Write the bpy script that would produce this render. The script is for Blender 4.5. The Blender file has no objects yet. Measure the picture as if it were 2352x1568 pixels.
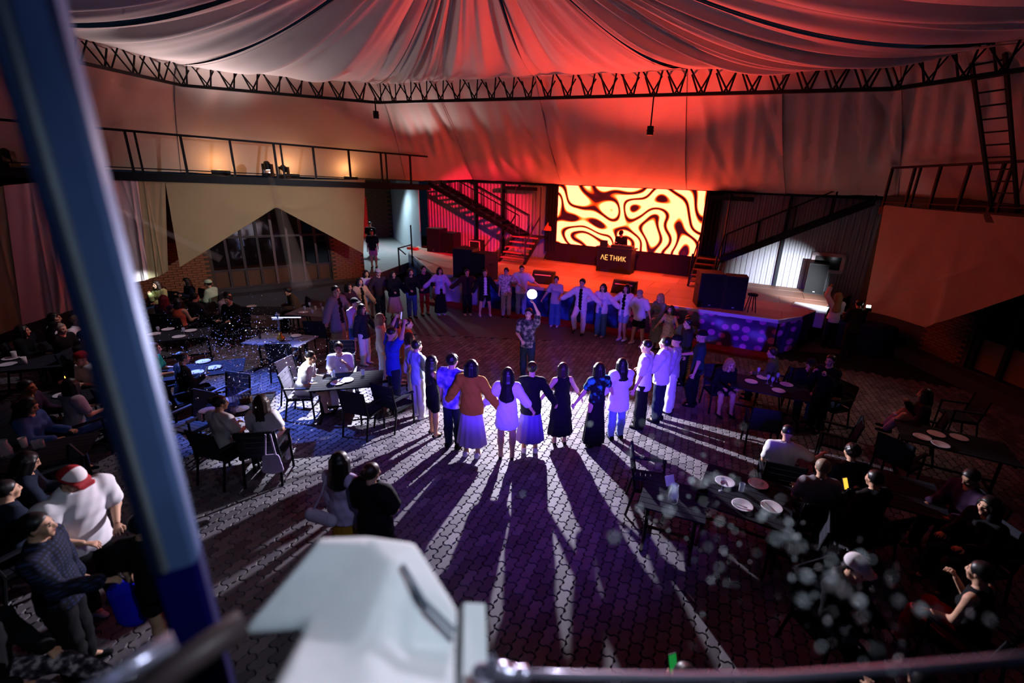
import bpy, math, random
import numpy as np
from mathutils import Vector, Matrix, Quaternion

random.seed(7); rng = np.random.default_rng(7)
scene = bpy.context.scene
COL = scene.collection
R_ = math.radians

# ------------------------------------------------------------------ camera
FPX, CX, CY, EYE = 1050.0, 1262.0, 784.0, 4.4
PITCH, ROLL = R_(18.6), R_(2.6)
_f = np.array([0, math.cos(PITCH), -math.sin(PITCH)]); _r = np.array([1., 0, 0]); _u = np.cross(_r, _f)
RIGHT = _r*math.cos(ROLL) + _u*math.sin(ROLL); UP = -_r*math.sin(ROLL) + _u*math.cos(ROLL); FWD = _f
cd = bpy.data.cameras.new('camera'); cam = bpy.data.objects.new('camera', cd); COL.objects.link(cam)
cd.sensor_width = 36.0; cd.lens = FPX*36/2352; cd.shift_x = (1176-CX)/2352
cd.clip_start = 0.05; cd.clip_end = 200
m = Matrix.Identity(4)
for i in range(3):
    m[i][0], m[i][1], m[i][2] = RIGHT[i], UP[i], -FWD[i]
m[2][3] = EYE
cam.matrix_world = m
cd.dof.use_dof = True; cd.dof.focus_distance = 9.5; cd.dof.aperture_fstop = 0.62
scene.camera = cam

# survey helpers: where a sight line meets a level plane or an upright wall of the hall
def ray(x, y):
    return FWD + (x-CX)/FPX*RIGHT - (y-CY)/FPX*UP
def G(x, y, z=0.0):
    d = ray(x, y); t = (z-EYE)/d[2]
    return np.array([d[0]*t, d[1]*t, z])
def W(x, y, wall):
    c, a = wall
    n = np.array([-math.sin(a), math.cos(a)]); d = ray(x, y); t = (n @ np.array(c))/(n @ d[:2])
    return d*t + np.array([0, 0, EYE])

# ------------------------------------------------------------------ world, exposure
w = bpy.data.worlds.new('night'); scene.world = w; w.use_nodes = True
bg = w.node_tree.nodes['Background']; bg.inputs[0].default_value = (0.10, 0.20, 0.42, 1); bg.inputs[1].default_value = 0.018
vs = scene.view_settings
vs.view_transform = 'Standard'; vs.look = 'None'; vs.gamma = 1.0; vs.use_curve_mapping = False; vs.exposure = 0.0
cy = scene.cycles
cy.use_denoising = True; cy.use_adaptive_sampling = True; cy.adaptive_threshold = 0.09; cy.adaptive_min_samples = 16; cy.max_bounces = 4; cy.diffuse_bounces = 2; cy.glossy_bounces = 2; cy.transmission_bounces = 4
cy.transparent_max_bounces = 8; cy.volume_bounces = 0; cy.sample_clamp_indirect = 4.0; cy.caustics_reflective = False; cy.caustics_refractive = False

# ------------------------------------------------------------------ lights of the hall
def aim(o, target):
    o.rotation_euler = (Vector(target)-o.location).to_track_quat('-Z', 'Y').to_euler()
def spot(name, loc, target, watts, color, angle, blend=0.3, size=0.06):
    l = bpy.data.lights.new(name, 'SPOT'); l.energy = watts; l.color = color; l.spot_size = R_(angle); l.spot_blend = blend
    l.shadow_soft_size = size
    o = bpy.data.objects.new(name, l); o.location = Vector(loc); COL.objects.link(o); aim(o, target); return o
def area(name, loc, target, watts, color, sx, sy=None):
    l = bpy.data.lights.new(name, 'AREA'); l.energy = watts; l.color = color; l.size = sx
    if sy: l.shape = 'RECTANGLE'; l.size_y = sy
    o = bpy.data.objects.new(name, l); o.location = Vector(loc); COL.objects.link(o); aim(o, target); return o
def point(name, loc, watts, color, size=0.1):
    l = bpy.data.lights.new(name, 'POINT'); l.energy = watts; l.color = color; l.shadow_soft_size = size
    o = bpy.data.objects.new(name, l); o.location = Vector(loc); COL.objects.link(o); return o

ANG_L, ANG_B, ANG_R = R_(45), R_(-26), R_(-87)
BRICK_L = ((-10.0, 16.24), ANG_L)                       # brick wall with the windows on the left
EDGE_L = ((-10.0+1.1*math.sin(ANG_L), 16.24-1.1*math.cos(ANG_L)), ANG_L)   # front edge of the left gallery
BACK = ((0.45, 22.12), ANG_B)                             # corrugated wall behind the stage
BRICK_R = ((11.0, 11.3), ANG_R)
EDGE_R = ((9.7, 11.3), ANG_R)
STAGE_Z, DECK_Z, PLAT_Z = 1.1, 4.3, 0.6
DANCE = G(1210, 870)                                    # middle of the ring of dancers
HAND = np.array([DANCE[0]+.07, DANCE[1]-0.10, 2.12])        # the lamp held up there

# hand-held video light in the ring, pointing at the camera's side of the hall
L_KEY = spot('video_light_beam', HAND+[0, -0.1, 0.0], G(1290, 1200), 3100, (0.90, 0.86, 1.0), 112, 0.2, 0.03)
# violet wash from the photographer's gallery
L_VIO = spot('violet_wash', (0.9, 0.9, 2.5), (0.7, 8.0, 1.35), 4200, (0.11, 0.035, 1.0), 24, 0.75, 0.12); L_VIO.scale = (3.3, 1, 1)
# moving heads on the truss corner: cold white pool by the left tables
L_POOL = spot('truss_moving_head_light', (-5.4, 14.8, 6.0), G(720, 940, 0.0), 24000, (0.86, 0.85, 1.0), 20, 0.9, 0.08)
L_HOT = spot('gallery_profile_light', (-7.2, 5.6, 5.6), (-4.6, 7.95, 0.98), 15000, (0.86, 0.92, 1.0), 6.0, 0.6, 0.05)
# stage red from the truss
L_RED = spot('red_stage_light', (2.2, 12.0, 5.6), W(1070, 525, BACK), 20000, (1.0, 0.010, 0.05), 27, 0.6, 0.05)
# fill spots added to brighten the canopy, standing in for bounced light
L_UP1 = spot('canopy_fill', (-10.4, 14.6, 4.7), (-7.0, 11.5, 9.6), 620, (1.0, 0.80, 0.82), 104, 1.0, 0.3)
L_UP2 = spot('canopy_fill_2', (-5.4, 18.6, 4.8), (-3.0, 11.0, 9.0), 260, (1.0, 0.78, 0.78), 100, 1.0, 0.3)
L_UP3 = spot('canopy_red_fill', (3.4, 14.9, 1.35), (0.8, 9.9, 8.2), 3600, (1.0, 0.06, 0.035), 78, 1.0, 0.2)  # red fill added for the middle of the canopy
L_RED3 = spot('red_deck_fill', (1.4, 12.3, 6.0), G(1330, 615, STAGE_Z), 5200, (1.0, 0.075, 0.02), 62, 0.8, 0.06)  # extra red spot added to redden the stage deck
# wide fill spot added to lift the drapes and tables on the left
L_DRP = spot('left_drape_fill', (2.6, 9.6, 6.0), (-9.4, 15.4, 2.2), 2400, (1.0, 0.93, 0.92), 34, 1.0, 0.1)
L_DR2 = spot('left_drape_hot_light', (2.2, 9.8, 6.0), W(322, 655, EDGE_L), 26000, (0.85, 0.95, 1.0), 3.2, 0.8, 0.05)
L_VI2 = spot('violet_fill', (1.6, 1.2, 5.6), G(1230, 960, 0.8), 900, (0.18, 0.09, 1.0), 56, 1.0, 0.15)  # second violet spot added to tint the floor shadows
# blue wash over the left tables
L_BLU = spot('blue_wash', (-9.4, 9.0, 5.0), G(540, 830, 0.8), 6500, (0.10, 0.20, 1.0), 40, 0.9, 0.1)
# dim fill spots added over the tables on both sides
L_TBL = spot('left_table_fill', (-6.5, 10.5, 6.0), (-8.4, 8.6, 0.6), 420, (0.92, 0.86, 1.0), 74, 1.0, 0.15)
L_TBR = spot('right_table_fill', (9.0, 8.6, 4.7), (5.8, 9.6, 0.0), 110, (1.0, 0.72, 0.55), 84, 1.0, 0.15)
# cold floodlight in the passage
L_PAS = spot('passage_flood', (-10.2, 26.2, 4.6), (-9.6, 25.6, 0.6), 1500, (0.72, 0.9, 1.0), 140, 0.5, 0.2)
# unseen blue lamp added beside the photographer to light the pillar
L_GAL = spot('pillar_blue_fill', (0.35, -0.9, 5.3), (-0.95, 1.2, 4.0), 22, (0.42, 0.58, 1.0), 50, 1.0, 0.1)
L_GA2 = spot('gallery_white_lamp', (1.3, 0.9, 5.4), (-0.25, 1.25, 3.6), 230, (0.72, 0.86, 1.0), 66, 1.0, 0.1)
# ------------------------------------------------------------------ materials (all procedural)
def lin(h):
    if not isinstance(h, str): return tuple(h)
    h = h.lstrip('#'); c = [int(h[i:i+2], 16)/255 for i in (0, 2, 4)]
    return tuple(x/12.92 if x <= .04045 else ((x+.055)/1.055)**2.4 for x in c)
_M = {}
def M(name, col=None, rough=.75, metal=0.0, var=.15, scale=14.0, bump=0.0, bscale=None, spec=.3, sheen=0.0, alpha=None, trans=0.0):
    if name in _M: return _M[name]
    m = bpy.data.materials.new(name); m.use_nodes = True; nt = m.node_tree; N = nt.nodes; L = nt.links
    b = N['Principled BSDF']; c = lin(col)
    b.inputs['Roughness'].default_value = rough; b.inputs['Metallic'].default_value = metal
    b.inputs['Specular IOR Level'].default_value = spec
    if sheen: b.inputs['Sheen Weight'].default_value = sheen
    if trans: b.inputs['Transmission Weight'].default_value = trans
    tc = N.new('ShaderNodeTexCoord'); nz = N.new('ShaderNodeTexNoise'); nz.inputs['Scale'].default_value = scale; nz.inputs['Detail'].default_value = 3
    L.new(tc.outputs['Object'], nz.inputs['Vector'])
    mx = N.new('ShaderNodeMix'); mx.data_type = 'RGBA'
    mx.inputs[6].default_value = (*[max(0, x*(1-var)) for x in c], 1); mx.inputs[7].default_value = (*[min(1, x*(1+var)) for x in c], 1)
    L.new(nz.outputs['Fac'], mx.inputs[0]); L.new(mx.outputs[2], b.inputs['Base Color'])
    if bump:
        n2 = N.new('ShaderNodeTexNoise'); n2.inputs['Scale'].default_value = bscale or scale*4; n2.inputs['Detail'].default_value = 4
        L.new(tc.outputs['Object'], n2.inputs['Vector'])
        bp = N.new('ShaderNodeBump'); bp.inputs['Strength'].default_value = bump; bp.inputs['Distance'].default_value = .02
        L.new(n2.outputs['Fac'], bp.inputs['Height']); L.new(bp.outputs[0], b.inputs['Normal'])
    _M[name] = m; return m
def Mpat(name, cols, kind='noise', scale=10.0, rough=.8):
    """two- or three-colour print on cloth: noise blots, plaid bands or stripes"""
    if name in _M: return _M[name]
    m = bpy.data.materials.new(name); m.use_nodes = True; nt = m.node_tree; N = nt.nodes; L = nt.links
    b = N['Principled BSDF']; b.inputs['Roughness'].default_value = rough; b.inputs['Specular IOR Level'].default_value = .2
    tc = N.new('ShaderNodeTexCoord'); rp = N.new('ShaderNodeValToRGB'); rp.color_ramp.interpolation = 'LINEAR'
    els = rp.color_ramp.elements
    while len(els) < len(cols): els.new(.5)
    n = len(cols)
    for i, c in enumerate(cols):
        els[i].position = .34 + .32*i/(n-1) if kind == 'noise' else i/(n-1)
        els[i].color = (*lin(c), 1)
    if kind == 'noise':
        t = N.new('ShaderNodeTexNoise'); t.inputs['Scale'].default_value = scale; t.inputs['Detail'].default_value = 2
        L.new(tc.outputs['Object'], t.inputs['Vector']); L.new(t.outputs['Fac'], rp.inputs[0])
    else:
        t = N.new('ShaderNodeTexWave'); t.bands_direction = 'Z'; t.inputs['Scale'].default_value = scale; L.new(tc.outputs['Object'], t.inputs['Vector'])
        if kind == 'plaid':
            t2 = N.new('ShaderNodeTexWave'); t2.bands_direction = 'X'; t2.inputs['Scale'].default_value = scale; L.new(tc.outputs['Object'], t2.inputs['Vector'])
            mt = N.new('ShaderNodeMath'); mt.operation = 'MULTIPLY'; L.new(t.outputs['Fac'], mt.inputs[0]); L.new(t2.outputs['Fac'], mt.inputs[1]); L.new(mt.outputs[0], rp.inputs[0])
        else: L.new(t.outputs['Fac'], rp.inputs[0])
    L.new(rp.outputs[0], b.inputs['Base Color']); _M[name] = m; return m
def Memit(name, col, strength):
    if name in _M: return _M[name]
    m = bpy.data.materials.new(name); m.use_nodes = True; b = m.node_tree.nodes['Principled BSDF']
    b.inputs['Base Color'].default_value = (0, 0, 0, 1); b.inputs['Emission Color'].default_value = (*lin(col), 1); b.inputs['Emission Strength'].default_value = strength
    _M[name] = m; return m
def Mglass(name, col=(.02, .025, .035), rough=.06, alpha=.35, spec=.6):
    if name in _M: return _M[name]
    m = bpy.data.materials.new(name); m.use_nodes = True; N = m.node_tree.nodes; L = m.node_tree.links
    b = N['Principled BSDF']; b.inputs['Base Color'].default_value = (*lin(col), 1); b.inputs['Roughness'].default_value = rough
    b.inputs['Alpha'].default_value = alpha; b.inputs['Specular IOR Level'].default_value = spec
    _M[name] = m; return m

fabric = M('canopy_cloth', '#d3c9c4', .85, var=.05, scale=1.2, bump=.12, bscale=60)
fabric_low = M('roof_cloth', '#cdbfb6', .85, var=.06, scale=1.0, bump=.12, bscale=60)
olive_cloth = M('olive_drape_cloth', '#a39a78', .9, var=.06, scale=3)
lilac_cloth = M('pale_drape_cloth', '#cfc0c4', .9, var=.06, scale=3)
tan_cloth = M('tan_drape_cloth', '#a38a70', .9, var=.08, scale=3)
steel = M('dark_steel', '#15181f', .5, .6, var=.2, scale=30)
steel_blk = M('black_steel', '#0b0d12', .55, .4, var=.2, scale=30)
galv = M('galvanised', '#8d949c', .4, .8, var=.2, scale=9)
corr = M('corrugated_sheet', '#9a9ca6', .5, .25, var=.1, scale=2)
corr_in = M('passage_sheet', '#aebcc2', .45, .3, var=.1, scale=2)
brick_m = M('brick_clay', '#8a5a40', .9, var=.35, scale=5, bump=.3)
mortar = M('mortar', '#4d4036', .95, var=.2, scale=20)
paver_m = M('paver_concrete', '#77747a', .82, var=.22, scale=3.0, bump=.25, bscale=90)
joint_m = M('paver_joint_sand', '#17161c', .95, var=.2, scale=40)
concrete = M('concrete', '#7d8082', .85, var=.2, scale=3, bump=.1)
plinth_m = M('plinth_render', '#3a3c44', .9, var=.2, scale=4)
ply = M('stage_ply', '#b08a78', .62, var=.2, scale=1.5, bump=.08)
rubber = M('black_rubber', '#0c0c0e', .8, var=.2)
cab = M('cabinet_black', '#13161b', .6, var=.2, scale=40, bump=.15, bscale=200)
grille = M('speaker_grille', '#0d0f13', .7, .2, var=.3, scale=120)
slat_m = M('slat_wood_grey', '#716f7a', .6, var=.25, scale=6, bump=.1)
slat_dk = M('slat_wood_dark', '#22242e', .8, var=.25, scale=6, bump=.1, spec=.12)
china = M('white_china', '#d9d6e2', .3, var=.04, spec=.5)
glassm = Mglass('clear_glass', '#cfd6e6', .05, .35)
glass_dk = Mglass('window_glass', '#0b0d14', .05, .45, .8)
wood_in = M('floor_boards_inside', '#7a4a2a', .6, var=.25, scale=3)

# ------------------------------------------------------------------ mesh helpers
class MB:
    def __init__(s): s.v = []; s.f = []; s.n = 0
    def add(s, v, f):
        v = np.asarray(v, float).reshape(-1, 3); s.v.append(v); s.f += [tuple(int(i)+s.n for i in q) for q in f]; s.n += len(v); return s
    def box(s, c, size, ax=None):
        c = np.asarray(c, float); hx, hy, hz = [k/2 for k in size]
        A = np.eye(3) if ax is None else np.asarray(ax, float)      # rows: local axes
        v = [c + A[0]*(i*hx) + A[1]*(j*hy) + A[2]*(k*hz) for k in (-1, 1) for j in (-1, 1) for i in (-1, 1)]
        return s.add(v, [(0, 2, 3, 1), (4, 5, 7, 6), (0, 1, 5, 4), (2, 6, 7, 3), (0, 4, 6, 2), (1, 3, 7, 5)])
    def bar(s, p, q, w, h=None, up=(0, 0, 1)):
        p, q = np.asarray(p, float), np.asarray(q, float); d = q-p; L = np.linalg.norm(d); d = d/L
        u = np.asarray(up, float)
        if abs(d @ u) > .98: u = np.array([1., 0, 0])
        x = np.cross(d, u); x /= np.linalg.norm(x); z = np.cross(x, d)
        return s.box((p+q)/2, (w, L, h or w), [x, d, z])
    def tube(s, pts, r, n=8, caps=True, close=False):
        pts = [np.asarray(p, float) for p in pts]; K = len(pts); rs = r if hasattr(r, '__len__') else [r]*K
        V = []; prev = None
        for i, p in enumerate(pts):
            d = pts[min(i+1, K-1)]-pts[max(i-1, 0)]; d = d/(np.linalg.norm(d)+1e-9)
            if prev is None:
                u = np.array([0, 0, 1.]) if abs(d[2]) < .9 else np.array([1., 0, 0])
                x = np.cross(d, u)
            else: x = prev - d*(prev @ d)
            x /= np.linalg.norm(x)+1e-9; prev = x; y = np.cross(d, x)
            for k in range(n):
                a = 2*math.pi*k/n; V.append(p + rs[i]*(x*math.cos(a)+y*math.sin(a)))
        F = []
        for i in range(K-1):
            for k in range(n):
                a, b = i*n+k, i*n+(k+1) % n; F.append((a, b, b+n, a+n))
        if caps: F += [tuple(range(n))[::-1], tuple((K-1)*n+k for k in range(n))]
        return s.add(V, F)
    def lathe(s, prof, c=(0, 0, 0), n=16, cap=True):
        c = np.asarray(c, float); V = []; K = len(prof)
        for r, z in prof:
            for k in range(n):
                a = 2*math.pi*k/n; V.append(c+[r*math.cos(a), r*math.sin(a), z])
        F = [(i*n+k, i*n+(k+1) % n, (i+1)*n+(k+1) % n, (i+1)*n+k) for i in range(K-1) for k in range(n)]
        if cap: F += [tuple(range(n))[::-1], tuple((K-1)*n+k for k in range(n))]
        return s.add(V, F)
    def grid(s, P):
        a, b = P.shape[:2]
        return s.add(P.reshape(-1, 3), [(i*b+j, i*b+j+1, (i+1)*b+j+1, (i+1)*b+j) for i in range(a-1) for j in range(b-1)])
    def prism(s, poly, z0, z1):
        n = len(poly); V = [(x, y, z0) for x, y in poly] + [(x, y, z1) for x, y in poly]
        return s.add(V, [tuple(range(n))[::-1], tuple(range(n, 2*n))] + [(i, (i+1) % n, n+(i+1) % n, n+i) for i in range(n)])
    def mesh(s, name, mat=None, smooth=False):
        me = bpy.data.meshes.new(name); v = np.concatenate(s.v) if s.v else np.zeros((0, 3))
        me.from_pydata(v.tolist(), [], s.f); me.update()
        if smooth: me.polygons.foreach_set('use_smooth', [True]*len(me.polygons))
        if mat: me.materials.append(mat)
        return me
    def build(s, name, mat, parent=None, local=False, smooth=False, base=None):
        """parts: world coordinates unless local; things: origin moved to the middle of the base"""
        v = np.concatenate(s.v)
        if parent is not None:
            r = parent
            while r.parent: r = r.parent
            off = np.zeros(3) if local else np.array(r.location)
            loc = (0, 0, 0)
        else:
            off = np.zeros(3) if local else (np.array([(v[:, 0].min()+v[:, 0].max())/2, (v[:, 1].min()+v[:, 1].max())/2, v[:, 2].min()]) if base is None else np.array(base))
            loc = off
        s.v = [v-off]
        o = bpy.data.objects.new(name, s.mesh(name, mat, smooth)); COL.objects.link(o); o.parent = parent
        if parent is None and not local: o.location = Vector(loc)
        return o
def tag(o, label=None, cat=None, group=None, kind=None):
    if label: o['label'] = label
    if cat: o['category'] = cat
    if group: o['group'] = group
    if kind: o['kind'] = kind
    return o
def thing(name, label, cat, loc=(0, 0, 0), rz=0.0, group=None, kind=None):
    o = bpy.data.objects.new(name, None); o.empty_display_size = .1; COL.objects.link(o); o.location = Vector(loc); o.rotation_euler = (0, 0, rz)
    return tag(o, label, cat, group, kind)
def struct(o): o['kind'] = 'structure'; return o
def dup(root, loc, rz, label=None, group=None):
    def cp(o, par):
        c = o.copy(); COL.objects.link(c); c.parent = par
        for ch in o.children: cp(ch, c)
        return c
    r = cp(root, None); r.location = Vector(loc); r.rotation_euler = (0, 0, rz)
    if label: r['label'] = label
    if group: r['group'] = group
    return r
def inst(name, me, parent=None, loc=(0, 0, 0), rot=(0, 0, 0), scale=(1, 1, 1), mat=None):
    o = bpy.data.objects.new(name, me); COL.objects.link(o); o.parent = parent; o.location = Vector(loc); o.rotation_euler = rot; o.scale = scale
    if mat:
        if not me.materials: me.materials.append(None)
        o.material_slots[0].link = 'OBJECT'; o.material_slots[0].material = mat
    return o
def polyline(pts, n):
    P = np.array(pts, float); d = np.r_[0, np.cumsum(np.linalg.norm(np.diff(P, axis=0), axis=1))]; t = np.linspace(0, d[-1], n)
    return np.stack([np.interp(t, d, P[:, k]) for k in range(P.shape[1])], 1)

# ------------------------------------------------------------------ implicit bodies: blended tapered capsules, meshed with surface nets
def surfnet(D, org, h):
    S = D < 0; a = S[:-1, :-1, :-1]; anyv = a.copy(); allv = a.copy()
    offs = [(i, j, k) for i in (0, 1) for j in (0, 1) for k in (0, 1)]
    nx, ny, nz = [q-1 for q in D.shape]
    for i, j, k in offs:
        q = S[i:i+nx, j:j+ny, k:k+nz]; anyv |= q; allv &= q
    I, J, K = np.nonzero(anyv & ~allv); n = len(I)
    acc = np.zeros((n, 3)); cnt = np.zeros(n)
    for ax in range(3):
        for p in (0, 1):
            for q in (0, 1):
                o = [0, 0, 0]; o[(ax+1) % 3] = p; o[(ax+2) % 3] = q; e = list(o); e[ax] = 1
                da = D[I+o[0], J+o[1], K+o[2]]; db = D[I+e[0], J+e[1], K+e[2]]; mk = (da < 0) != (db < 0)
                t = np.where(mk, da/np.where(mk, da-db, 1), 0); pt = np.tile(np.array(o, float), (n, 1)); pt[:, ax] += t
                acc += pt*mk[:, None]; cnt += mk
    V = (np.stack([I, J, K], 1) + acc/cnt[:, None])*h + org
    idx = -np.ones((nx, ny, nz), np.int64); idx[I, J, K] = np.arange(n)
    F = []
    for ax in range(3):
        b, c = (ax+1) % 3, (ax+2) % 3
        sl0 = [slice(None)]*3; sl1 = [slice(None)]*3; sl0[ax] = slice(0, -1); sl1[ax] = slice(1, None)
        ch = S[tuple(sl0)] != S[tuple(sl1)]; P = np.stack(np.nonzero(ch), 1)
        P = P[(P[:, b] > 0) & (P[:, c] > 0) & (P[:, b] < D.shape[b]-1) & (P[:, c] < D.shape[c]-1)]
        if not len(P): continue
        ins = S[P[:, 0], P[:, 1], P[:, 2]]
        def at(db, dc):
            Q = P.copy(); Q[:, b] += db; Q[:, c] += dc; return idx[Q[:, 0], Q[:, 1], Q[:, 2]]
        q = np.stack([at(-1, -1), at(0, -1), at(0, 0), at(-1, 0)], 1); q[~ins] = q[~ins][:, ::-1]; F.append(q[(q >= 0).all(1)])
    return V, np.concatenate(F)
def sdf(prims, h, k=.03, cuts=(), sub=(), disp=None):
    """prims: (a, b, ra, rb[, flat axis, flat factor]); cuts: (point, normal) keep the back side; sub: spheres/capsules taken away"""
    A = np.array([[*p[0]] for p in prims]); B = np.array([[*p[1]] for p in prims]); rm = np.array([max(p[2], p[3]) for p in prims])
    lo = np.minimum(A, B)-rm[:, None]; hi = np.maximum(A, B)+rm[:, None]; pad = k+3*h
    org = lo.min(0)-2.5*h; dim = np.ceil((hi.max(0)+2.5*h-org)/h).astype(int)+1
    D = np.full(dim, .3); ax = [org[i]+h*np.arange(dim[i]) for i in range(3)]
    def evalp(p, l, u):
        i0 = np.maximum(((l-pad-org)/h).astype(int), 0); i1 = np.minimum(((u+pad-org)/h).astype(int)+2, dim)
        sl = tuple(slice(i0[i], i1[i]) for i in range(3))
        X = ax[0][sl[0]][:, None, None]; Y = ax[1][sl[1]][None, :, None]; Z = ax[2][sl[2]][None, None, :]
        a, b = np.array(p[0], float), np.array(p[1], float); ba = b-a; vx, vy, vz = X-a[0], Y-a[1], Z-a[2]
        if len(p) > 4 and p[4] is not None:
            n = np.array(p[4], float); n /= np.linalg.norm(n); g = 1/p[5]-1
            dn = (vx*n[0]+vy*n[1]+vz*n[2])*g; vx, vy, vz = vx+dn*n[0], vy+dn*n[1], vz+dn*n[2]; ba = ba+n*(ba @ n)*g
        bb = ba @ ba
        t = np.clip((vx*ba[0]+vy*ba[1]+vz*ba[2])/(bb if bb > 1e-9 else 1), 0, 1)
        d = np.sqrt((vx-ba[0]*t)**2+(vy-ba[1]*t)**2+(vz-ba[2]*t)**2) - (p[2]+(p[3]-p[2])*t)
        return sl, d
    for i, p in enumerate(prims):
        sl, d = evalp(p, lo[i], hi[i]); o = D[sl]
        hh = np.maximum(k-np.abs(o-d), 0)/k; D[sl] = np.minimum(o, d)-hh*hh*k*.25
    X = ax[0][:, None, None]; Y = ax[1][None, :, None]; Z = ax[2][None, None, :]
    if disp is not None: D = D+disp(X, Y, Z)
    for p in sub:
        l = np.minimum(p[0], p[1])-max(p[2], p[3]); u = np.maximum(p[0], p[1])+max(p[2], p[3])
        sl, d = evalp(p, l, u); D[sl] = np.maximum(D[sl], -d)
    for c, n in cuts:
        D = np.maximum(D, (X-c[0])*n[0]+(Y-c[1])*n[1]+(Z-c[2])*n[2])
    return surfnet(D, org, h)
def vmesh(name, V, F, mats, midx=None):
    me = bpy.data.meshes.new(name); n = len(F)
    me.vertices.add(len(V)); me.vertices.foreach_set('co', np.asarray(V, np.float32).ravel())
    me.loops.add(4*n); me.loops.foreach_set('vertex_index', np.asarray(F, np.int32).ravel())
    me.polygons.add(n); me.polygons.foreach_set('loop_start', np.arange(0, 4*n, 4, dtype=np.int32))
    try: me.polygons.foreach_set('loop_total', np.full(n, 4, dtype=np.int32))
    except Exception: pass
    for mt in mats: me.materials.append(mt)
    if midx is not None: me.polygons.foreach_set('material_index', np.asarray(midx, np.int32))
    me.polygons.foreach_set('use_smooth', np.ones(n, bool)); me.update(calc_edges=True); me.validate()
    return me
# ================================================================== SETTING
def along(wall, s, z=0.0, out=0.0):
    """point on a wall line: s metres along it from its reference point, `out` metres into the hall"""
    c, a = wall
    n = np.array([math.sin(a), -math.cos(a)])
    return np.array([c[0]+s*math.cos(a)+out*n[0], c[1]+s*math.sin(a)+out*n[1], z])
def sof(wall, x, y):
    p = W(x, y, wall); c, a = wall
    return (p[0]-c[0])*math.cos(a)+(p[1]-c[1])*math.sin(a), p[2]
def waxes(wall):
    a = wall[1]; return [np.array([math.cos(a), math.sin(a), 0]), np.array([math.sin(a), -math.cos(a), 0]), np.array([0, 0, 1.])]

# ---- paved floor
floor = struct(MB().box((0, 10, -.13), (60, 60, .2)).build('floor', joint_m, base=(0, 10, -.23)))
def paver_material():
    m = bpy.data.materials.new('paver'); m.use_nodes = True; N = m.node_tree.nodes; L = m.node_tree.links; b = N['Principled BSDF']
    ge = N.new('ShaderNodeNewGeometry'); oi = N.new('ShaderNodeObjectInfo'); ad = N.new('ShaderNodeMath'); ad.operation = 'ADD'
    L.new(ge.outputs['Random Per Island'], ad.inputs[0]); L.new(oi.outputs['Random'], ad.inputs[1])
    fr = N.new('ShaderNodeMath'); fr.operation = 'FRACT'; L.new(ad.outputs[0], fr.inputs[0])
    rp = N.new('ShaderNodeValToRGB'); e = rp.color_ramp.elements; e[0].color = (*lin('#57535c'), 1); e[1].color = (*lin('#817c84'), 1)
    L.new(fr.outputs[0], rp.inputs[0])
    tc = N.new('ShaderNodeTexCoord'); nz = N.new('ShaderNodeTexNoise'); nz.inputs['Scale'].default_value = 60; nz.inputs['Detail'].default_value = 4; L.new(ge.outputs['Position'], nz.inputs['Vector'])
    mx = N.new('ShaderNodeMix'); mx.data_type = 'RGBA'; mx.blend_type = 'MULTIPLY'; mx.inputs[0].default_value = .35
    L.new(rp.outputs[0], mx.inputs[6]); L.new(nz.outputs['Fac'], mx.inputs[7]); L.new(mx.outputs[2], b.inputs['Base Color'])
    b.inputs['Roughness'].default_value = .68; b.inputs['Specular IOR Level'].default_value = .35
    bp = N.new('ShaderNodeBump'); bp.inputs['Strength'].default_value = .2; bp.inputs['Distance'].default_value = .004; L.new(nz.outputs['Fac'], bp.inputs['Height']); L.new(bp.outputs[0], b.inputs['Normal'])
    return m
pv_m = paver_material()
PL, PW = .24, .125
def paver_outline(inset=.005):
    pts = []; a, b = .016, .012; hl, hw = PL/2-inset, PW/2-inset
    for t in np.linspace(-1, 1, 6): pts.append((-hw - a*math.sin(2*math.pi*t), t*hl))
    for t in np.linspace(-1, 1, 4)[1:]: pts.append((t*hw, hl + b*math.sin(math.pi*t)))
    for t in np.linspace(1, -1, 6)[1:]: pts.append((hw - a*math.sin(2*math.pi*t), t*hl))
    for t in np.linspace(1, -1, 4)[1:-1]: pts.append((t*hw, -hl + b*math.sin(math.pi*t)))
    return np.array(pts)
_o = paver_outline(); _n = len(_o); _top = paver_outline(.010)
pv_v = np.concatenate([np.c_[_o, np.full(_n, -.035)], np.c_[_o, np.full(_n, -.006)], np.c_[_top, np.zeros(_n)]])
pv_f = [tuple(range(2*_n, 3*_n))[::-1]] + [(i, _n+i, _n+(i+1) % _n, (i+1) % _n) for i in range(_n)] + [(_n+i, 2*_n+i, 2*_n+(i+1) % _n, _n+(i+1) % _n) for i in range(_n)]
pv_me = bpy.data.meshes.new('paver'); pv_me.from_pydata(pv_v.tolist(), [], pv_f); pv_me.materials.append(pv_m)
PA = R_(72-90); ca, sa = math.cos(PA), math.sin(PA)
STAGE = [(-7.4, 25.6), (-7.1, 22.6), (-4.6, 17.45), (6.5, 12.65), (7.45, 13.2), (11.2, 16.9)]
cells = []
for r in range(-130, 130):
    for c in range(-60, 80):
        u, v = r*PW, c*PL + (r % 2)*PL/2
        x, y = ca*u - sa*v, 10 + sa*u + ca*v
        if not (2.2 < y < 13.2 and -14 < x < 11): continue
        d = np.array([x, y, -EYE]); zc = d @ FWD
        if zc < .5: continue
        px, py = CX+FPX*(d @ RIGHT)/zc, CY-FPX*(d @ UP)/zc
        if not (-80 < px < 2430 and py < 1650): continue
        if y > 17.45-.432*(x+4.6)-.1: continue
        cells.append((zc, x, y, px, py))
cells.sort()
vis = [c for c in cells if c[4] < 1560 and 0 < c[3] < 2350 and not (380 < c[3] < 1110 and c[4] > 1240) and not (c[3] < 520 and c[4] > 700)]
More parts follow.
